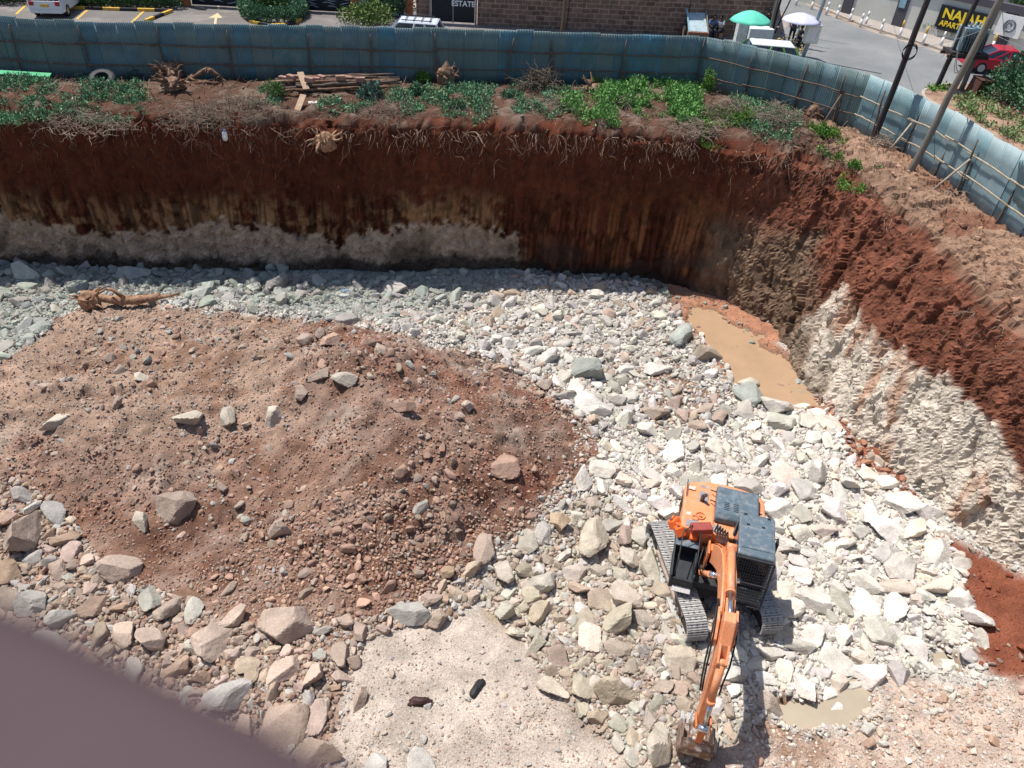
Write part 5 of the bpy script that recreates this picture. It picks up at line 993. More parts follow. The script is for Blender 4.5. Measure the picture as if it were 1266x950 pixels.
mb = MB(); n = 60; tq = np.linspace(0, 1, n, endpoint=False); mb.box((0, 0, .81), (1.46, .86, .02)); mb.box((0, -.42, .45), (1.46, .03, .74), taper=.97); mb.box((-.72, 0, .45), (.03, .84, .74)); mb.box((.72, 0, .45), (.03, .84, .74)); mb.build('cloth', mat('white_cloth', (.58, .64, .66), .8, .1, 4.), st, bevel=.01)
for sx in (-1, 1):
    for sy in (-1, 1): mb = MB(); mb.box((sx*.62, sy*.33, .38), (.05, .05, .76)); mb.build('leg', M_board, st)
p = at(916, 44, 0); block(916, 43, (.65, .5, 1.3), .1, mat('white_case', (.55, .58, .55), .7), 'tall white case standing left of the stall table', 'display_case', 'case', .65)
M_shade = [(.30, .22, .12), (.5, .38, .10), (.12, .10, .09), (.35, .30, .2)]; rj = np.random.default_rng(9); mb = MB()
for k in range(260):
    q = at(rj.uniform(952, 992), 0, 0); x0, y0 = E0(rj.uniform(952, 1000), rj.uniform(52, 66)); s = rj.uniform(.06, .2); addrock(mb, TNY, x0, y0, .05+rj.exponential(.18), s, np.array(M_shade[rj.integers(4)])*rj.uniform(.6, 1.3))
tag(mb.build('roadside_goods', M_rocka), 'clutter of small goods heaped between the two umbrellas', 'goods', kind='stuff')
# handcart
p = at(858, 47, 0); hc = thing('handcart', 'two-wheeled handcart with pale blue bed parked by the stone wall', 'handcart', (p[0], p[1]-.2, 0), .05); M_hc = mat('pale_blue_frame', (.2, .42, .48), .6)
R1 = rotm(.45); 
mb = MB(); mb.box((0, .2, .95), (1.1, 1.9, .06), r=R1); mb.build('bed', mat('cart_bed', (.34, .42, .45), .7, .2, 4.), hc)
for sx in (-.58, .58):
    mb = MB(); mb.bar((sx, -.75, .5), (sx*1.05, 1.6, 1.95), .06, .07); mb.build('handle', M_hc if sx < 0 else M_gpole, hc)
    mb = MB(); mb.lathe([(.26, -.05), (.33, -.06), (.36, 0), (.33, .06), (.26, .05), (.26, -.05)], (0, 0, 0), 20, r=rotm(0, pi/2, 0)); w = mb.build('wheel', M_rub, hc); w.location = (sx*1.3, -.1, .36); mb = MB(); mb.cyl((-.04, 0, 0), (.04, 0, 0), .25, n=16); mb.build('rim', mat('rusty_rim', (.2, .12, .08), .8), w)
mb = MB(); mb.box((0, -.65, .42), (1.25, .35, .25)); mb.build('load', mat('rusty_load', (.22, .11, .07), .9, .4, 9.), hc, bevel=.02)
for k in range(5): pass
# people
def person(loc, rz, J, label, skin, shirt, trousers, hair=(.012, .01, .01), group=None):
    E_ = [('pel', 'ch'), ('ch', 'nk'), ('nk', 'hd'), ('ch', 'sl'), ('sl', 'el'), ('el', 'hl'), ('ch', 'sr'), ('sr', 'er'), ('er', 'hr'), ('pel', 'tl'), ('tl', 'kl'), ('kl', 'al'), ('al', 'fl'), ('pel', 'tr'), ('tr', 'kr'), ('kr', 'ar'), ('ar', 'fr')]
    Rd = dict(pel=.14, ch=.15, nk=.055, hd=.09, sl=.07, el=.05, hl=.035, sr=.07, er=.05, hr=.035, tl=.10, kl=.065, al=.045, fl=.035, tr=.10, kr=.065, ar=.045, fr=.035)
    root = thing('person', label, 'person', loc, rz, group)
    def skinm(name, names, k, m, parent):
        ed = [e for e in E_ if e[0] in names and e[1] in names]; nm = sorted({q for e in ed for q in e}, key=lambda q: (q != 'pel', q)); me = bpy.data.meshes.new(name); me.from_pydata([J[q] for q in nm], [(nm.index(a), nm.index(b)) for a, b in ed], []); me.update(); o = bpy.data.objects.new(name, me); COL.objects.link(o); o.parent = parent
        md = o.modifiers.new('s', 'SKIN'); 
        for q, sv in zip(nm, me.skin_vertices[0].data): sv.radius = (Rd[q]*k, Rd[q]*k*.9); sv.use_root = (q == nm[0])
        sb = o.modifiers.new('u', 'SUBSURF'); sb.levels = 2; sb.render_levels = 2; me.materials.append(m); return o
    skinm('body', set(Rd), 1., mat('skin', (.10, .055, .035), .6, .05), root)
    skinm('shirt', {'pel', 'ch', 'sl', 'el', 'sr', 'er'}, 1.16, mat('cloth%d' % int(shirt[0]*997+shirt[2]*31), shirt, .85, .15, 8.), root)
    skinm('trousers', {'pel', 'tl', 'kl', 'al', 'tr', 'kr', 'ar'}, 1.18, mat('cloth%d' % int(trousers[0]*991+trousers[2]*37+5), trousers, .85, .15, 8.), root)
    h = Vector(J['hd']); mb = MB(); v, f = ICO[2]; mb.add(v[:, :]*np.array([.105, .115, .12])+np.array(h)+np.array([0, .02, .03]), f, 0, True); mb.build('hair', mat('hair', (.012, .01, .01), .9), root)
    for sx in (-1, 1): mb = MB(); mb.add(v*.012+np.array(h)+np.array([sx*.035, -.10, .0]), f, 0, True); mb.build('eye', M_wht, root)
    return root
SIT = dict(pel=(0, 0, .50), ch=(0, -.08, .92), nk=(0, -.10, 1.08), hd=(0, -.13, 1.22), sl=(.19, -.08, 1.0), el=(.26, -.2, .78), hl=(.14, -.42, .66), sr=(-.19, -.08, 1.0), er=(-.26, -.2, .78), hr=(-.12, -.42, .66), tl=(.10, -.05, .48), kl=(.14, -.45, .50), al=(.14, -.42, .08), fl=(.15, -.56, .04), tr=(-.10, -.05, .48), kr=(-.14, -.45, .50), ar=(-.14, -.42, .08), fr=(-.15, -.56, .04))
STD = dict(pel=(0, 0, .95), ch=(0, 0, 1.35), nk=(0, 0, 1.5), hd=(0, -.02, 1.64), sl=(.2, 0, 1.42), el=(.25, .0, 1.15), hl=(.24, -.12, .93), sr=(-.2, 0, 1.42), er=(-.25, .0, 1.15), hr=(-.22, -.14, .95), tl=(.10, 0, .9), kl=(.11, -.02, .5), al=(.11, .02, .08), fl=(.12, -.13, .04), tr=(-.10, 0, .9), kr=(-.11, -.02, .5), ar=(-.11, .02, .08), fr=(-.12, -.13, .04))
p = at(876, 46, 0); person((p[0], p[1]-.1, 0), .3, SIT, 'person in a blue top sitting by the stone wall beside the handcart', 0, (.10, .16, .32), (.03, .03, .05)); p = at(888, 47, 0); person((p[0], p[1]-.1, 0), -.7, SIT, 'person in a light grey top sitting on a pale crate by the stone wall', 0, (.42, .44, .48), (.02, .02, .025))
for px__, l_ in ((876, 'dark low stool under the person in the blue top'), (888, 'pale crate under the person in the light grey top')): 
    p = at(px__, 46.5, 0); mb = MB(); mb.box((0, 0, .19), (.42, .36, .36)); mb.box((0, 0, .37), (.46, .40, .03)); o = mb.build('crate_seat', M_board if px__ == 888 else M_creo, bevel=.01); o.location = (p[0], p[1]+.0, 0); tag(o, l_, 'stool')
p = at(944, 49, 0); person((p[0], p[1], 0), .4, STD, 'person in dark clothes standing at the right of the stall table', 0, (.02, .02, .03), (.02, .02, .04)); p = at(977, 56, 0); person((p[0], p[1]+.2, 0), -.3, STD, 'person in a purple top and dark trousers under the lilac umbrella', 0, (.10, .06, .22), (.015, .015, .02))
p = at(983, 60, 0); person((p[0], p[1], 0), .8, SIT, 'person in black sitting under the lilac umbrella by the white box', 0, (.02, .02, .022), (.03, .025, .03)); mb = MB(); mb.box((0, 0, .19), (.4, .36, .36)); o = mb.build('crate_seat', M_creo, bevel=.01); o.location = (p[0], p[1], 0); tag(o, 'dark crate under the person in black below the lilac umbrella', 'stool')
# rusty box on verge
p = at(1206, 118, .1); mb = MB(); mb.box((0, 0, .42), (.95, .7, .85)); mb.box((0, 0, .87), (1.0, .75, .05)); o = mb.build('rusty_box', mat('rust', (.09, .04, .03), .9, .3, 5., .4, 20.), bevel=.02); o.location = (p[0], p[1], .09); o.rotation_euler = (.1, .1, .3); tag(o, 'dark rusty metal box on the verge left of the big shrub', 'box')
# ------------------------------------------------------------------ cars
M_glass = mat('car_glass', (.015, .022, .035), .06, 0., spec=.8); M_tyre = mat('car_tyre', (.02, .02, .02), .8); M_chr = mat('rim_metal', (.35, .36, .37), .35, 0., metal=.7)
def car(px_, py_, rz, label, paint, L=4.3, Wc=1.7, H_=1.5, kind='hatch', z=0., rack=False, roofc=None, loc=None, lamp=False):
    p = at(px_, py_, 0) if loc is None else loc; root = thing('parked_car' if not lamp else 'red_car', label, 'car', (p[0], p[1], 0), rz); h = L/2; w = Wc/2; zb = .92 if kind != 'coupe' else .85
    low = [(-h+.05, .3), (-h, .6), (-h+.04, zb-.02), (-h+.35, zb), (h-1.2, zb), (h-.25, zb-.18), (h, .58), (h-.03, .28)]
    mb = MB(); n = len(low)
    for sgn in (0,):
        ys = [(-w, .90, 0), (-w*.97, 1., .0), (w*.97, 1., 0), (w, .90, 0)]
        V = []; 
        for y, sc, _ in ys: V += [(x*(.985 if abs(y) == w else 1), y, .58+(z_-.58)*sc) for x, z_ in low]
        F = [(k*n+i, k*n+(i+1) % n, (k+1)*n+(i+1) % n, (k+1)*n+i) for k in range(3) for i in range(n)]+[tuple(range(n))[::-1], tuple(range(3*n, 4*n))]; mb.add(V, F, 0, False)
    mb.build('body', paint, root, bevel=.05)
    rb = {'hatch': -h+.08, 'estate': -h+.05, 'coupe': -h+.55, 'van': -h+.04}[kind]; rt_ = {'hatch': -h+.5, 'estate': -h+.32, 'coupe': -h+1.5, 'van': -h+.2}[kind]; fb = h-1.05; ft = h-1.75
    def fr(k, x0, x1, X0, X1, w0, w1, z0, z1): return [(x0, -w0, z0), (x1, -w0, z0), (x1, w0, z0), (x0, w0, z0), (X0, -w1, z1), (X1, -w1, z1), (X1, w1, z1), (X0, w1, z1)]
    F8 = [(3, 2, 1, 0), (4, 5, 6, 7), (0, 1, 5, 4), (1, 2, 6, 5), (2, 3, 7, 6), (3, 0, 4, 7)]
    mb = MB(); mb.add(fr(0, rb, fb, rt_, ft, w*.93, w*.76, zb-.03, H_-.03), F8); mb.build('glass', M_glass, root, bevel=.03)
    mb = MB(); mb.add(fr(0, rt_-.06, ft+.06, rt_+.05, ft-.05, w*.79, w*.74, H_-.06, H_+.01), F8); mb.build('roof', roofc or paint, root, bevel=.03)
    for sy in (-1, 1):
        for a, b in ((fb, ft), (rb, rt_), ((fb+rb)/2+.15, (ft+rt_)/2+.12), (rb+.75, rt_+.62)): mb = MB(); mb.bar((a, sy*w*.94, zb-.02), (b, sy*w*.77, H_-.03), .05, .09); mb.build('pillar', paint, root)
    for sx in (-h+.78, h-.82):
        for sy in (-1, 1):
            mb = MB(); mb.lathe([(.20, -.10), (.29, -.10), (.32, -.05), (.32, .05), (.29, .10), (.20, .10)], n=20, r=rotm(pi/2)); wl = mb.build('wheel', M_tyre, root); wl.location = (sx, sy*(w-.09), .32); mb = MB(); mb.cyl((0, -.095, 0), (0, .095, 0), .20, n=14); mb.build('rim', M_chr, wl)
    for sy in (-1, 1):
        mb = MB(); mb.box((-h+.03, sy*(w-.2), .78), (.08, .24, .22)); mb.build('tail_light', mat('tail_red', (.35, .02, .02), .3), root, bevel=.02); mb = MB(); mb.box((h-.12, sy*(w-.25), .66), (.2, .3, .15)); mb.build('headlight', M_wht, root, bevel=.03); mb = MB(); mb.box((fb-.25, sy*(w+.08), zb+.06), (.12, .2, .14)); mb.build('mirror', paint, root, bevel=.03)
    mb = MB(); mb.box((-h-.0, 0, .68), (.03, .42, .14)); mb.build('number_plate', M_yel, root); mb = MB(); mb.box((-h+.02, 0, .38), (.12, Wc*.94, .18)); mb.build('bumper', paint, root, bevel=.04)
    if rack:
        for sy in (-1, 1): mb = MB(); mb.bar((rt_+.2, sy*w*.66, H_+.09), (ft-.15, sy*w*.66, H_+.09), .04, .04); mb.build('roof_rail', M_blk, root)
        for k in range(4): mb = MB(); x = rt_+.35+k*.42; mb.bar((x, -w*.66, H_+.07), (x, w*.66, H_+.07), .03, .03); mb.build('roof_bar', M_blk, root)
    return root
M_cw = mat('white_car_paint', (.62, .64, .64), .25, .03, 1.); M_cs = mat('silver_car_paint', (.55, .58, .62), .25, .03, 1.); M_cr = mat('red_car_paint', (.36, .012, .03), .2, .05, 1.); M_cg = mat('lime_car_paint', (.16, .42, .10), .3, .05, 1.)
pc_ = (at(53, 17, 0)+at(78, 12, 0))/2; car(0, 0, radians(100), 'white estate car parked tail-on at the far left beyond the hoarding', M_cw, L=4.4, Wc=1.72, H_=1.55, kind='estate', loc=at(60, 24, .0)+2.2*np.array([cos(radians(100)), sin(radians(100)), 0]))
car(0, 0, radians(180), 'white car with black roof rails, only its roof showing over the hoarding', M_cs, L=4.2, Wc=1.7, H_=1.62, kind='hatch', rack=True, loc=at(503, 27, 1.5))
car(0, 0, radians(177), 'lime green car with a white roof, hidden behind the hoarding below the stall', M_cg, L=4.4, Wc=1.7, H_=1.5, roofc=M_cw, kind='hatch', loc=at(940, 54, 1.4))
car(0, 0, radians(-6), 'red sports coupe driving away on the road at the right', M_cr, L=4.3, Wc=1.75, H_=1.32, kind='coupe', loc=at(1240, 76, .6), lamp=True)
# ------------------------------------------------------------------ EXCAVATOR (local frame: +Y forward, +X machine right, origin on the ground under the slew ring)
M_or = mat('faded_orange_paint', (.68, .25, .11), .45, .10, 2.5, spec=.4, col2=(.52, .33, .22), c2scale=5., c2lo=.5, c2hi=.78, fine=.14, fscale=22.)
M_org = mat('dusty_orange_paint', (.58, .18, .06), .6, .2, 4., spec=.3, col2=(.40, .24, .16), c2scale=6., c2lo=.52, c2hi=.66, fine=.12, fscale=30.)
M_slate = mat('slate_blue_paint', (.095, .13, .155), .4, .12, 3., spec=.45, col2=(.24, .24, .23), c2scale=6., c2lo=.48, c2hi=.78, fine=.08, fscale=35.)
M_dks = mat('dark_steel', (.03, .033, .038), .6, .25, 6.)
M_trk = mat('worn_track_steel', (.42, .41, .39), .5, .25, 10., metal=.2, fine=.2, fscale=40.)
M_chain = mat('greasy_chain', (.05, .042, .036), .8, .3, 12.); M_dust = mat('dusty_frame', (.33, .26, .21), .9, .3, 5.)
M_rod = mat('chrome_rod', (.55, .57, .6), .15, 0., metal=.9); M_hose = mat('hydraulic_hose', (.02, .02, .022), .5, 0.); M_red = mat('red_tool_lid', (.28, .06, .045), .6, .15, 5.)
ex = thing('excavator', 'orange tracked excavator with slate-blue cab roof and engine hood, arm reaching down towards the viewer', 'excavator', (6.2, 14.4, -6.98), radians(167.3)); zt = radians(23)
und = bpy.data.objects.new('undercarriage', None); COL.objects.link(und); und.parent = ex; und.rotation_euler[2] = zt
bpy.data.objects.remove(und)
RT = rotm(0, 0, zt)
def rt(p): return RT @ np.asarray(p, float)
class TB(MB):  # mesh builder rotated with the undercarriage
    def add(s, v, f, m=0, sm=False, col=None): return MB.add(s, np.asarray(v, float) @ RT.T, f, m, sm, col)
for sx in (-1, 1):
    X = sx*1.08; TL_ = 3.95; R_ = .40; zc = .44; half = TL_/2-R_
    def loop(s):  # s in [0,1) around the track -> y,z,tangent
        P_ = 4*half+2*pi*R_; d = (s % 1)*P_
        if d < 2*half: return -half+d, zc+R_, (1, 0)
        d -= 2*half
        if d < pi*R_: a = pi/2-d/R_; return half+R_*cos(a), zc+R_*sin(a), (sin(a), -cos(a))
        d -= pi*R_
        if d < 2*half: return half-d, zc-R_, (-1, 0)
        d -= 2*half; a = -pi/2-d/R_; return -half+R_*cos(a), zc+R_*sin(a), (sin(a), -cos(a))
    n = 46; mb = TB(); ch = TB()
    for k in range(n):
        y, z, t = loop(k/n); nv = np.array([0, -t[1], t[0]]); tv = np.array([0, t[0], t[1]]); Rm = np.stack([np.array([1, 0, 0]), tv, nv], 1); c0 = np.array([X, y, z])
        mb.box(c0, (.60, .190, .025), 0, Rm)
        for q in (-.075, 0, .075): mb.box(c0+nv*.026+tv*q, (.60, .022, .032), 0, Rm)
        for q in (-.16, .0, .16): mb.box(c0+nv*.002+np.array([q, 0, 0]), (.05, .07, .034), 1, Rm)
        for q in (-.09, .09): ch.box(c0-nv*.06+np.array([q, 0, 0]), (.05, .17, .10), 0, Rm)
    tk = mb.build('track', [M_trk, M_chain], ex); ch.build('track_chain', M_chain, tk)
    fm = TB(); fm.box((X-sx*.02, 0, .45), (.34, 2.5, .30), 0); fm.box((X+sx*.12, 0, .60), (.14, 2.6, .07), 0); fm.box((X, .0, .3), (.42, 2.2, .12), 0); fm.build('track_frame', M_dust, ex, bevel=.02)
    for yy, nm in ((-half, 'sprocket'), (half, 'idler')): w = TB(); w.cyl((X-.13, yy, zc), (X+.13, yy, zc), .33, n=20); w.cyl((X-.17, yy, zc), (X+.17, yy, zc), .14, n=14); w.build(nm, M_chain, ex)
    for k in range(5): w = TB(); w.cyl((X-.14, -1.1+k*.55, .17), (X+.14, -1.1+k*.55, .17), .11, n=12); w.build('roller', M_chain, ex)
mb = TB(); mb.box((0, 0, .62), (1.75, 1.5, .34), taper=.75, ty=.75); mb.cyl((0, 0, .75), (0, 0, 1.02), .55, n=28); mb.build('carbody', M_dks, ex, bevel=.02)
# house deck
mb = MB(); mb.box((0, -.45, 1.12), (2.38, 3.0, .24)); mb.build('deck', M_dks, ex, bevel=.03)
# counterweight: rounded back
mb = MB(); arc = [(1.19*sin(t)*1.0, -1.72-.50*cos(t)**.8 if cos(t) > 0 else -1.72) for t in np.linspace(-pi/2, pi/2, 17)]; pts = [(x, y) for x, y in arc]+[(1.19, -1.35), (-1.19, -1.35)]
mb.prism(pts, 1.0, 2.06, 0, 'Z'); mb.build('counterweight', M_or, ex, bevel=.09)
mb = MB(); mb.box((.1, -2.0, 2.064), (.22, .16, .012)); mb.box((-.25, -1.98, 2.064), (.2, .15, .012)); mb.box((.62, -1.9, 2.064), (.34, .12, .010)); mb.box((-.7, -1.9, 2.064), (.24, .10, .01)); mb.build('lifting_recess', mat('faded_decal', (.35, .25, .2), .7), ex)
# right body (orange covers) , left body under hood
mb = MB(); mb.box((.72, -.72, 1.66), (.92, 1.32, .86)); mb.build('side_cover', M_or, ex, bevel=.06)
mb = MB(); mb.box((-.72, -.98, 1.66), (.92, .86, .84)); mb.build('side_cover', M_or, ex, bevel=.05)
mb = MB(); mb.box((.0, -.75, 1.62), (.70, 1.26, .82)); mb.build('engine_bay', M_or, ex, bevel=.04)
mb = MB(); 
for k in range(5): mb.box((-1.185, -1.25+k*.1, 1.72), (.012, .055, .5))
for k in range(5): mb.box((-1.0, -1.25+k*.13, 2.085), (.16, .06, .008))
mb.build('side_grille', M_dks, ex)
mb = MB()
for k in range(9): mb.box((1.19, -1.75+k*.075, 1.6), (.012, .035, .5))
mb.build('rear_grille', M_dks, ex)
mb = MB(); mb.prism([(-1.84, 2.04), (-1.84, 2.28), (-1.74, 2.36), (-.70, 2.36), (-.56, 2.25), (-.56, 2.04)], -.93, .28, 0, 'X'); hd = mb.build('engine_hood', M_slate, ex, bevel=.05)
mb = MB()
for x0 in (-.02, -.27):
    for r_ in range(2):
        for k in range(5): mb.box((x0-.0+.0*k, -.84-.07*k, 2.365), (.17 if x0 < -.1 else .14, .022, .012)) if r_ == 0 else None
mb.build('louvres', M_dks, ex)
mb = MB(); mb.box((-.2, -1.25, 2.366), (.05, .9, .008)); mb.box((-.62, -.75, 2.368), (.07, .11, .008)); mb.build('hood_mark', mat('hood_seam', (.13, .17, .2), .5), ex)
mb = MB(); 
for y in (-1.62, -1.2): mb.tube([(.27, y, 2.22), (.36, y+.02, 2.26), (.44, y-.06, 2.2)], .018, 6)
mb.build('hood_latch', M_dks, ex)
# exhaust, filler, walkway plates
mb = MB(); mb.cyl((.66, -1.25, 2.05), (.66, -1.25, 2.32), .06, n=12); mb.cyl((.66, -1.25, 2.3), (.60, -1.18, 2.42), .055, n=12); mb.build('exhaust', mat('burnt_steel', (.10, .06, .04), .7, .3, 8.), ex)
mb = MB(); mb.box((.62, -1.42, 2.097), (.26, .44, .012)); mb.box((.30, -.34, 2.045), (.52, .26, .012), r=rotm(0, 0, 0)); mb.box((.85, -.26, 2.099), (.38, .26, .012)); mb.build('tread_plate', mat('tread_plate', (.24, .23, .24), .6, .3, 30., fine=.25, fscale=60.), ex)
mb = MB(); tq = np.linspace(0, 2*pi, 18); mb.tube([(.66+.13*cos(a), -.62+.13*sin(a), 2.12) for a in tq], .014, 5, caps=False); mb.tube([(.80+.09*cos(a), -.5+.09*sin(a), 2.12) for a in tq], .012, 5, caps=False); mb.cyl((.66, -.62, 2.08), (.66, -.62, 2.14), .05); mb.build('filler_cap', M_org, ex)
mb = MB(); mb.box((1.0, -.62, 2.1), (.12, .12, .012)); mb.box((.98, -1.7, 2.1), (.2, .14, .012)); mb.build('decal', mat('pale_decal', (.6, .5, .42), .6), ex)
mb = MB(); mb.tube([(1.13, -1.95, 2.07), (1.13, -1.95, 2.16), (1.13, -1.3, 2.16), (1.13, -1.3, 2.07)], .014, 6); mb.build('handrail', M_dks, ex); mb = MB(); mb.tube([(.86, -.04, 2.0), (.88, .05, 2.35), (1.1, .3, 2.3), (1.12, 1.12, 2.05), (1.12, 1.2, 1.2)], .018, 6); mb.build('handrail', M_dks, ex); mb = MB(); mb.tube([(.62, .1, 1.7), (.62, .12, 2.22), (.62, .9, 2.1), (.62, 1.15, 1.65)], .018, 6); mb.build('handrail', M_dks, ex)
# right front step box (dark open frame)
mb = MB(); 
mb.box((.9, .68, 1.05), (.62, 1.15, .08)); mb.box((.60, .68, 1.35), (.04, 1.15, .56)); mb.box((1.2, .68, 1.3), (.04, 1.15, .46)); mb.box((.9, .12, 1.4), (.62, .05, .64)); mb.box((.9, 1.24, 1.25), (.62, .05, .36)); mb.build('toolbox', M_dks, ex, bevel=.012)
mb = MB(); mb.box((.9, .22, 1.76), (.66, .26, .04)); mb.build('toolbox_lid', M_slate, ex, bevel=.012); mb = MB(); mb.box((.86, 1.33, 1.1), (.50, .18, .03), r=rotm(-.3)); mb.build('step', mat('worn_step', (.4, .38, .37), .5, .3, 20.), ex)
# cab
mb = MB(); mb.box((-.74, .48, 1.42), (.92, 1.62, .60)); mb.build('cab_base', M_slate, ex, bevel=.04)
mb = MB()
for x in (-1.18, -.31):
    for y, y2 in ((-.28, -.24), (.52, .52), (1.28, 1.12)): mb.bar((x, y, 1.6), (x+.02*(1 if x < -.7 else -1), y2, 2.86), .07, .07)
    mb.bar((x, -.28, 1.72), (x, 1.28, 1.72), .05, .05); mb.bar((x, -.26, 2.84), (x, 1.12, 2.84), .06, .06)
mb.bar((-1.18, 1.28, 1.72), (-.31, 1.28, 1.72), .05, .05); mb.build('cab_frame', M_slate, ex, bevel=.012)
mb = MB(); q = [(-1.16, -.25, 1.7), (-.33, -.25, 1.7), (-.33, 1.25, 1.7), (-1.16, 1.25, 1.7), (-1.14, -.22, 2.84), (-.35, -.22, 2.84), (-.35, 1.1, 2.84), (-1.14, 1.1, 2.84)]; mb.add(q, [(3, 2, 1, 0), (0, 1, 5, 4), (1, 2, 6, 5), (2, 3, 7, 6), (3, 0, 4, 7)]); mb.build('cab_glass', M_glass, ex)
mb = MB(); mb.prism([(-.34, 2.86), (-.32, 2.93), (-.2, 2.985), (1.08, 2.985), (1.2, 2.94), (1.22, 2.86)], -1.22, -.27, 0, 'X'); rf = mb.build('cab_roof', M_slate, ex, bevel=.035); 
mb = MB(); mb.box((-.74, .62, 2.995), (.80, .78, .03)); mb.build('roof_hatch', M_slate, rf, bevel=.015); mb = MB()
for x, y in ((-.5, .16), (-.9, .16), (-1.05, -.2), (-.42, -.2)): mb.box((x, y, 3.0), (.08, .04, .035))
mb.build('hatch_hinge', M_dks, rf)
mb = MB()  # front mesh guard
for k in range(15): x = -1.2+k*.064; mb.bar((x, 1.30, 2.88), (x, 1.52, 1.35), .012, .012, upv=(1, 0, 0))
for k in range(17): t = k/16; mb.bar((-1.21, 1.30+.22*t, 2.88-1.53*t), (-.28, 1.30+.22*t, 2.88-1.53*t), .012, .012)
for a, b in (((-1.22, 1.30, 2.9), (-1.22, 1.53, 1.3)), ((-.27, 1.30, 2.9), (-.27, 1.53, 1.3)), ((-1.22, 1.53, 1.32), (-.27, 1.53, 1.32)), ((-1.22, 1.42, 2.1), (-.27, 1.42, 2.1)), ((-1.22, 1.29, 2.9), (-.27, 1.29, 2.9))): mb.bar(a, b, .045, .045)
mb.build('mesh_guard', M_dks, ex)
mb = MB(); mb.bar((-1.2, .1, 2.6), (-1.36, .12, 2.62), .03, .03); mb.box((-1.38, .2, 2.45), (.05, .22, .42)); mb.build('mirror', M_dks, ex, bevel=.01)
mb = MB(); mb.tube([(-1.24, -.2, 1.5), (-1.3, -.2, 1.6), (-1.3, -.15, 2.5), (-1.24, -.12, 2.6)], .016, 6); mb.build('grab_handle', M_dks, ex)
# boom
XB = .06
def flatarm(name, prof, w, m, bev=.03, parent=None): mb = MB(); mb.prism(prof, XB-w/2, XB+w/2, 0, 'X'); return mb.build(name, m, parent or ex, bevel=bev)
mb = MB(); mb.box((XB-.25, .18, 1.55), (.06, .75, .8)); mb.box((XB+.25, .18, 1.55), (.06, .75, .8)); mb.build('boom_bracket', M_org, ex, bevel=.02)
boomp = [(.0, 1.30), (-.14, 1.45), (-.06, 1.68), (.75, 2.55), (1.45, 3.22), (2.0, 3.55), (2.65, 3.74), (3.4, 3.74), (4.05, 3.60), (4.28, 3.46), (4.25, 3.26), (4.05, 3.20), (3.3, 3.25), (2.5, 3.10), (1.85, 2.78), (1.2, 2.2), (.4, 1.42), (.15, 1.28)]
bo = flatarm('boom', boomp, .34, M_or)
mb = MB(); mb.prism([(3.75, 3.35), (3.75, 3.80), (4.1, 3.78), (4.45, 3.5), (4.42, 3.2), (4.15, 3.12)], XB-.235, XB-.175, 0, 'X'); mb.prism([(3.75, 3.35), (3.75, 3.80), (4.1, 3.78), (4.45, 3.5), (4.42, 3.2), (4.15, 3.12)], XB+.175, XB+.235, 0, 'X'); mb.cyl((XB-.27, 4.3, 3.38), (XB+.27, 4.3, 3.38), .075); mb.build('boom_fork', M_or, bo, bevel=.012)
def ram(p0, p1, frac, r0, r1, name='hydraulic_cylinder', m=M_or):
    p0 = np.array(p0, float); p1 = np.array(p1, float); q = p0+(p1-p0)*frac; mb = MB(); mb.cyl(p0, q, r0, n=18); mb.cyl(q-(p1-p0)/np.linalg.norm(p1-p0)*.07, q+(p1-p0)/np.linalg.norm(p1-p0)*.03, r0*1.2, n=18); mb.cyl(p0-(.12, 0, 0), p0+(.12, 0, 0), r0*1.05); o = mb.build(name, m, ex); mb = MB(); mb.cyl(q, p1, r1, n=14); mb.cyl(p1-(.13, 0, 0), p1+(.13, 0, 0), r1*1.7); mb.build('rod', M_rod, o); return o
for sx in (-1, 1): ram((XB+sx*.28, .72, 1.28), (XB+sx*.24, 2.25, 3.08), .62, .07, .04)
mb = MB(); mb.box((XB, .72, 1.2), (.75, .2, .2)); mb.build('boom_ram_mount', M_org, ex, bevel=.02)
# arm cylinder lies on the boom top, towards the cab side
ram((XB-.02, 1.75, 3.66), (XB, 4.18, 3.98), .66, .10, .052)
mb = MB(); mb.prism([(1.55, 3.35), (1.65, 3.72), (1.85, 3.72), (2.0, 3.50)], XB-.14, XB-.10, 0, 'X'); mb.prism([(1.55, 3.35), (1.65, 3.72), (1.85, 3.72), (2.0, 3.50)], XB+.06, XB+.10, 0, 'X'); mb.build('ram_lug', M_or, bo, bevel=.01)
# stick (arm)
stp = [(4.06, 4.10), (4.30, 4.06), (4.62, 3.60), (4.80, 3.05), (5.22, 1.25), (5.24, 1.05), (5.10, .98), (5.00, 1.08), (4.42, 2.75), (4.18, 3.2), (4.05, 3.55), (3.98, 3.9)]
st_ = flatarm('stick', stp, .28, M_or)
mb = MB(); mb.box((XB-.15, 4.62, 3.0), (.03, .2, 1.0), r=rotm(-.2)); mb.build('stick_plate', M_or, st_) if 0 else None
ram((XB, 4.86, 3.30), (XB, 5.52, 1.62), .60, .085, .048)
mb = MB(); mb.prism([(4.60, 3.62), (4.96, 3.38), (4.9, 3.2), (4.72, 3.1)], XB-.12, XB-.07, 0, 'X'); mb.prism([(4.60, 3.62), (4.96, 3.38), (4.9, 3.2), (4.72, 3.1)], XB+.07, XB+.12, 0, 'X'); mb.build('bucket_ram_lug', M_or, st_, bevel=.01)
for sx in (-.17, .17): mb = MB(); mb.bar((XB+sx, 5.08, 1.42), (XB+sx, 5.54, 1.62), .04, .11, upv=(0, 0, 1)); mb.build('bucket_link', M_org, ex, bevel=.012)
mb = MB(); mb.bar((XB, 5.52, 1.60), (XB, 5.48, .95), .16, .09, upv=(0, 1, 0)); mb.build('bucket_link', M_org, ex, bevel=.012)
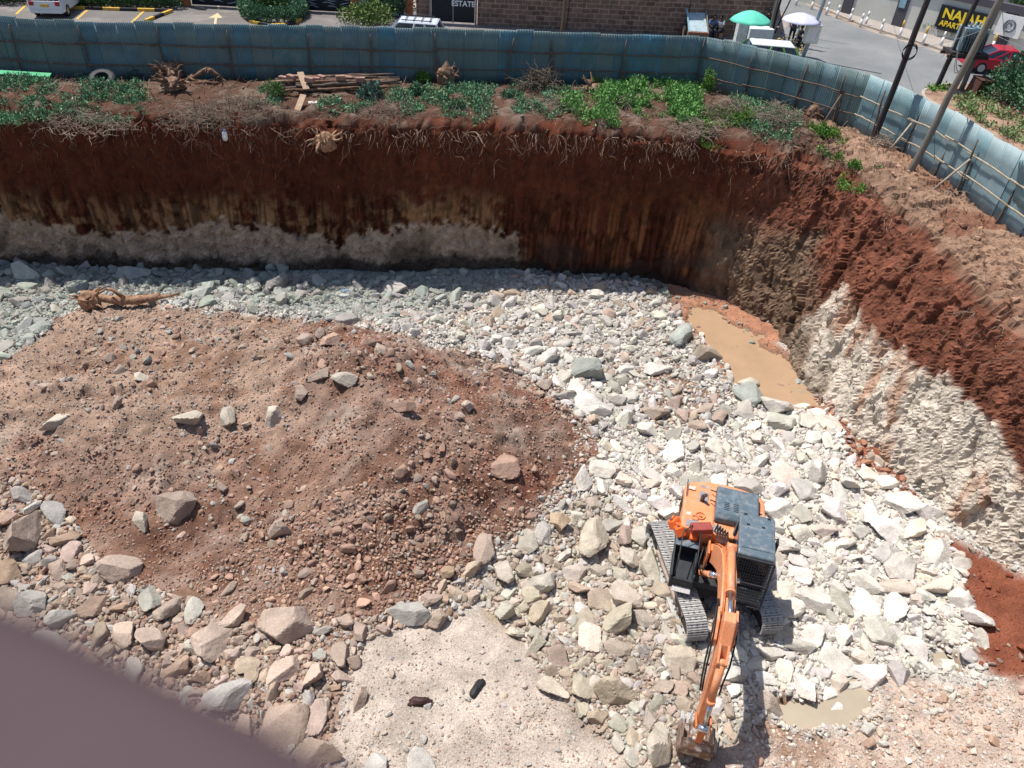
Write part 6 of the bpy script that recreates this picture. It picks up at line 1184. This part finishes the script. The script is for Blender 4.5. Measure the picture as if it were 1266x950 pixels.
# bucket: curled, open side towards the machine
bw_ = .38; outer_ = [(5.50, 1.02), (5.62, .80), (5.60, .48), (5.44, .20), (5.14, .06), (4.86, .10), (4.66, .22)]; inner_ = [(y+(.045 if y < 5.3 else -.045)*(0 if z > .9 else 1), z+.04) for y, z in outer_[::-1]]
mb = MB(); mb.prism(outer_+[(4.67, .27), (4.88, .16), (5.14, .12), (5.38, .24), (5.54, .5), (5.56, .78), (5.46, .96)], XB-bw_, XB+bw_, 0, 'X'); 
side = [(5.50, 1.04), (5.63, .80), (5.61, .47), (5.44, .18), (5.14, .04), (4.86, .08), (4.66, .20), (4.80, .62), (5.08, 1.02)]
for sx in (-bw_, bw_-.03): mb.prism(side, XB+sx, XB+sx+.03, 0, 'X')
M_bkt = mat('worn_bucket_steel', (.22, .13, .09), .55, .35, 6., metal=.2, col2=(.32, .30, .28), c2scale=6., c2lo=.5, c2hi=.6); bk_ = mb.build('bucket', M_bkt, ex, bevel=.008)
mb = MB(); mb.prism([(5.0, 1.2), (5.18, 1.22), (5.5, 1.1), (5.55, .92), (5.05, .9)], XB-.22, XB-.17, 0, 'X'); mb.prism([(5.0, 1.2), (5.18, 1.22), (5.5, 1.1), (5.55, .92), (5.05, .9)], XB+.17, XB+.22, 0, 'X'); mb.cyl((XB-.26, 5.12, 1.08), (XB+.26, 5.12, 1.08), .06); mb.cyl((XB-.26, 5.46, 1.02), (XB+.26, 5.46, 1.02), .05); mb.build('bucket_ears', M_bkt, bk_)
for k in range(5): x = XB-bw_+.07+k*.155; mb = MB(); mb.prism([(4.70, .20), (4.70, .29), (4.50, .30), (4.42, .33), (4.50, .24)], x-.045, x+.045, 0, 'X'); mb.build('tooth', mat('bright_tooth', (.45, .43, .42), .4, .2, 9., metal=.4), bk_, bevel=.008)
# hoses and pipes along the boom
mb = MB(); off = [(-.10, .02), (.10, .02), (.13, .02)]
bt = [(.2, 1.98), (.75, 2.58), (1.45, 3.25), (2.0, 3.585), (2.65, 3.775), (3.4, 3.775), (3.9, 3.68)]
for x, dz in off: mb.tube([(XB+x, y, z+dz) for y, z in bt], .016, 6)
mb.build('boom_pipe', M_org, bo)
for k, (x, s) in enumerate(((.22, .0), (.27, .12), (-.21, .05))):
    mb = MB(); mb.tube([(XB+x*.7, 3.3, 3.5), (XB+x, 3.8, 3.72+s), (XB+x*1.15, 4.35, 3.55+s*.6), (XB+x*1.15, 4.7, 3.0), (XB+x*1.0, 4.8, 2.5), (XB+x*.9, 4.95, 2.2)], .022, 7); mb.build('hose', M_hose, ex)
for k in range(5): mb = MB(); x = -.16+k*.08; mb.tube([(XB+x, -.25, 1.95), (XB+x, -.05, 2.3+.05*k), (XB+x*.9, .35, 2.45), (XB+x*.8, .7, 2.6)], .022, 7); mb.build('hose', M_hose, ex)
mb = MB(); mb.box((XB-.0, .32, 1.9), (.42, .26, .14)); mb.build('valve_block', M_org, ex, bevel=.02)
for k, (a, b, c) in enumerate(((.35, .28, 1.35), (.42, .5, 1.3))): mb = MB(); mb.tube([(a, -.1, 1.6), (a+.02, .2, 1.75), (b, .6, 1.5), (c*.3, .8, 1.3)], .02, 6); mb.build('hose', M_hose, ex)
# things lying on the machine
Rz = Matrix.Rotation(radians(167.3), 3, 'Z')
def onex(p): v = Rz @ Vector(p); return (6.2+v[0], 14.4+v[1], -6.98+v[2])
def can(p, rz, rx, ry, lab, col=M_or, d=(.24, .36, .34)):
    root = thing('jerry_can', lab, 'jerry can', onex(p), radians(167.3)+rz); root.rotation_euler[0] = rx; root.rotation_euler[1] = ry; mb = MB(); mb.box((0, 0, d[2]/2), d, taper=.94); mb.build('can_body', mat('orange_plastic', (.75, .14, .03), .4, .1, 6.), root, bevel=.035); mb = MB(); mb.cyl((0, d[1]*.3, d[2]), (0, d[1]*.3, d[2]+.06), .04); mb.build('cap', M_red, root); mb = MB(); mb.tube([(0, d[1]*.12, d[2]), (0, d[1]*.08, d[2]+.06), (0, -d[1]*.28, d[2]+.06), (0, -d[1]*.33, d[2])], .018, 6); mb.build('handle', M_or, root)
can((1.13, -.02, 1.8), .5, .5, .3, 'orange jerry can hanging outermost on the excavator beside the track', d=(.26, .42, .30)); can((1.28, -.2, 1.85), -.3, .2, .6, 'reddish orange can tied behind the outermost one on the excavator', d=(.24, .36, .28)); can((.76, .10, 1.8), .1, 1.1, 0, 'upright orange can between the toolbox lid and the boom', d=(.2, .24, .42))
mb = MB(); mb.box((0, 0, .1), (.60, .30, .2)); o = mb.build('tool_case', M_red, bevel=.03); o.location = onex((.62, -.06, 2.1)); o.rotation_euler = (.0, .0, radians(167.3)+.35); tag(o, 'dull red case lying on the orange deck beside the boom foot', 'case')
# ------------------------------------------------------------------ foreground: stand-in bar for an unidentified blurred object at the lower left
zl = CH-.25; a = at(-60, 742, zl); b = at(430, 985, zl); d = (b-a)/np.linalg.norm(b-a); nrm = np.array([-d[1], d[0], 0]); nrm = nrm if nrm @ (np.array(at(0, 950, zl))-a) > 0 else -nrm
M_fore = mat('mauve_foreground', (.066, .042, .046), .8, .06, 10., .1, 60.)
mb = MB(); e0 = a-d*.18; e1 = b+d*.20; n = 24
prof = [(.0+.03*(1-cos(t)), -.03+.03*sin(t)) for t in np.linspace(0, pi/2, 6)]+[(.22, .0), (.22, -.12), (.0, -.12)]
V = []; 
for k in range(n+1):
    t = k/n; c0 = e0+(e1-e0)*t; bow = .018*(1-(2*t-1)**2); V += [tuple(c0+nrm*(u-bow)+np.array([0, 0, w])) for u, w in prof]
m_ = len(prof); F = [(k*m_+i, k*m_+(i+1) % m_, (k+1)*m_+(i+1) % m_, (k+1)*m_+i) for k in range(n) for i in range(m_)]+[tuple(range(m_))[::-1], tuple(range(n*m_, n*m_+m_))]
mb.add(V, F, 0, True); o = mb.build('foreground_bar', M_fore); tag(o, 'out-of-focus mauve-brown object filling the bottom left corner', 'ledge')
# ------------------------------------------------------------------ CAMERA, SKY, SUN
cam = bpy.data.cameras.new('camera'); co = bpy.data.objects.new('camera', cam); COL.objects.link(co); S.camera = co
cam.sensor_width = 36; cam.lens = FP/1266*36; cam.clip_end = 3000; cam.clip_start = .02
co.matrix_world = Matrix(((CR[0], CU[0], -fw[0], 0), (CR[1], CU[1], -fw[1], 0), (CR[2], CU[2], -fw[2], CH), (0, 0, 0, 1)))
cam.dof.use_dof = True; cam.dof.focus_distance = 24; cam.dof.aperture_fstop = 1.5
SUN = np.array([-.40, .21, 1.0]); SUN /= np.linalg.norm(SUN)
W = bpy.data.worlds.new('World'); S.world = W; W.use_nodes = True; nt = W.node_tree
sk = nt.nodes.new('ShaderNodeTexSky'); sk.sky_type = 'NISHITA'; sk.sun_disc = False; sk.sun_elevation = math.asin(SUN[2]); sk.sun_rotation = atan2(SUN[0], SUN[1])
nt.links.new(sk.outputs[0], nt.nodes['Background'].inputs[0]); nt.nodes['Background'].inputs[1].default_value = .105
l = bpy.data.lights.new('sun', 'SUN'); l.energy = 4.2; l.angle = radians(.53); l.color = (1, .96, .9); lo_ = bpy.data.objects.new('sun', l); COL.objects.link(lo_)
lo_.rotation_euler = Vector(SUN).to_track_quat('Z', 'Y').to_euler(); lo_.location = (-20, 20, 40)
S.view_settings.view_transform = 'Standard'; S.view_settings.look = 'None'; S.view_settings.exposure = .56; S.view_settings.gamma = 1
S.render.engine = 'CYCLES'; S.cycles.use_denoising = True; S.cycles.max_bounces = 5; S.cycles.diffuse_bounces = 3
try: S.cycles.denoising_prefilter = 'ACCURATE'
except Exception: pass
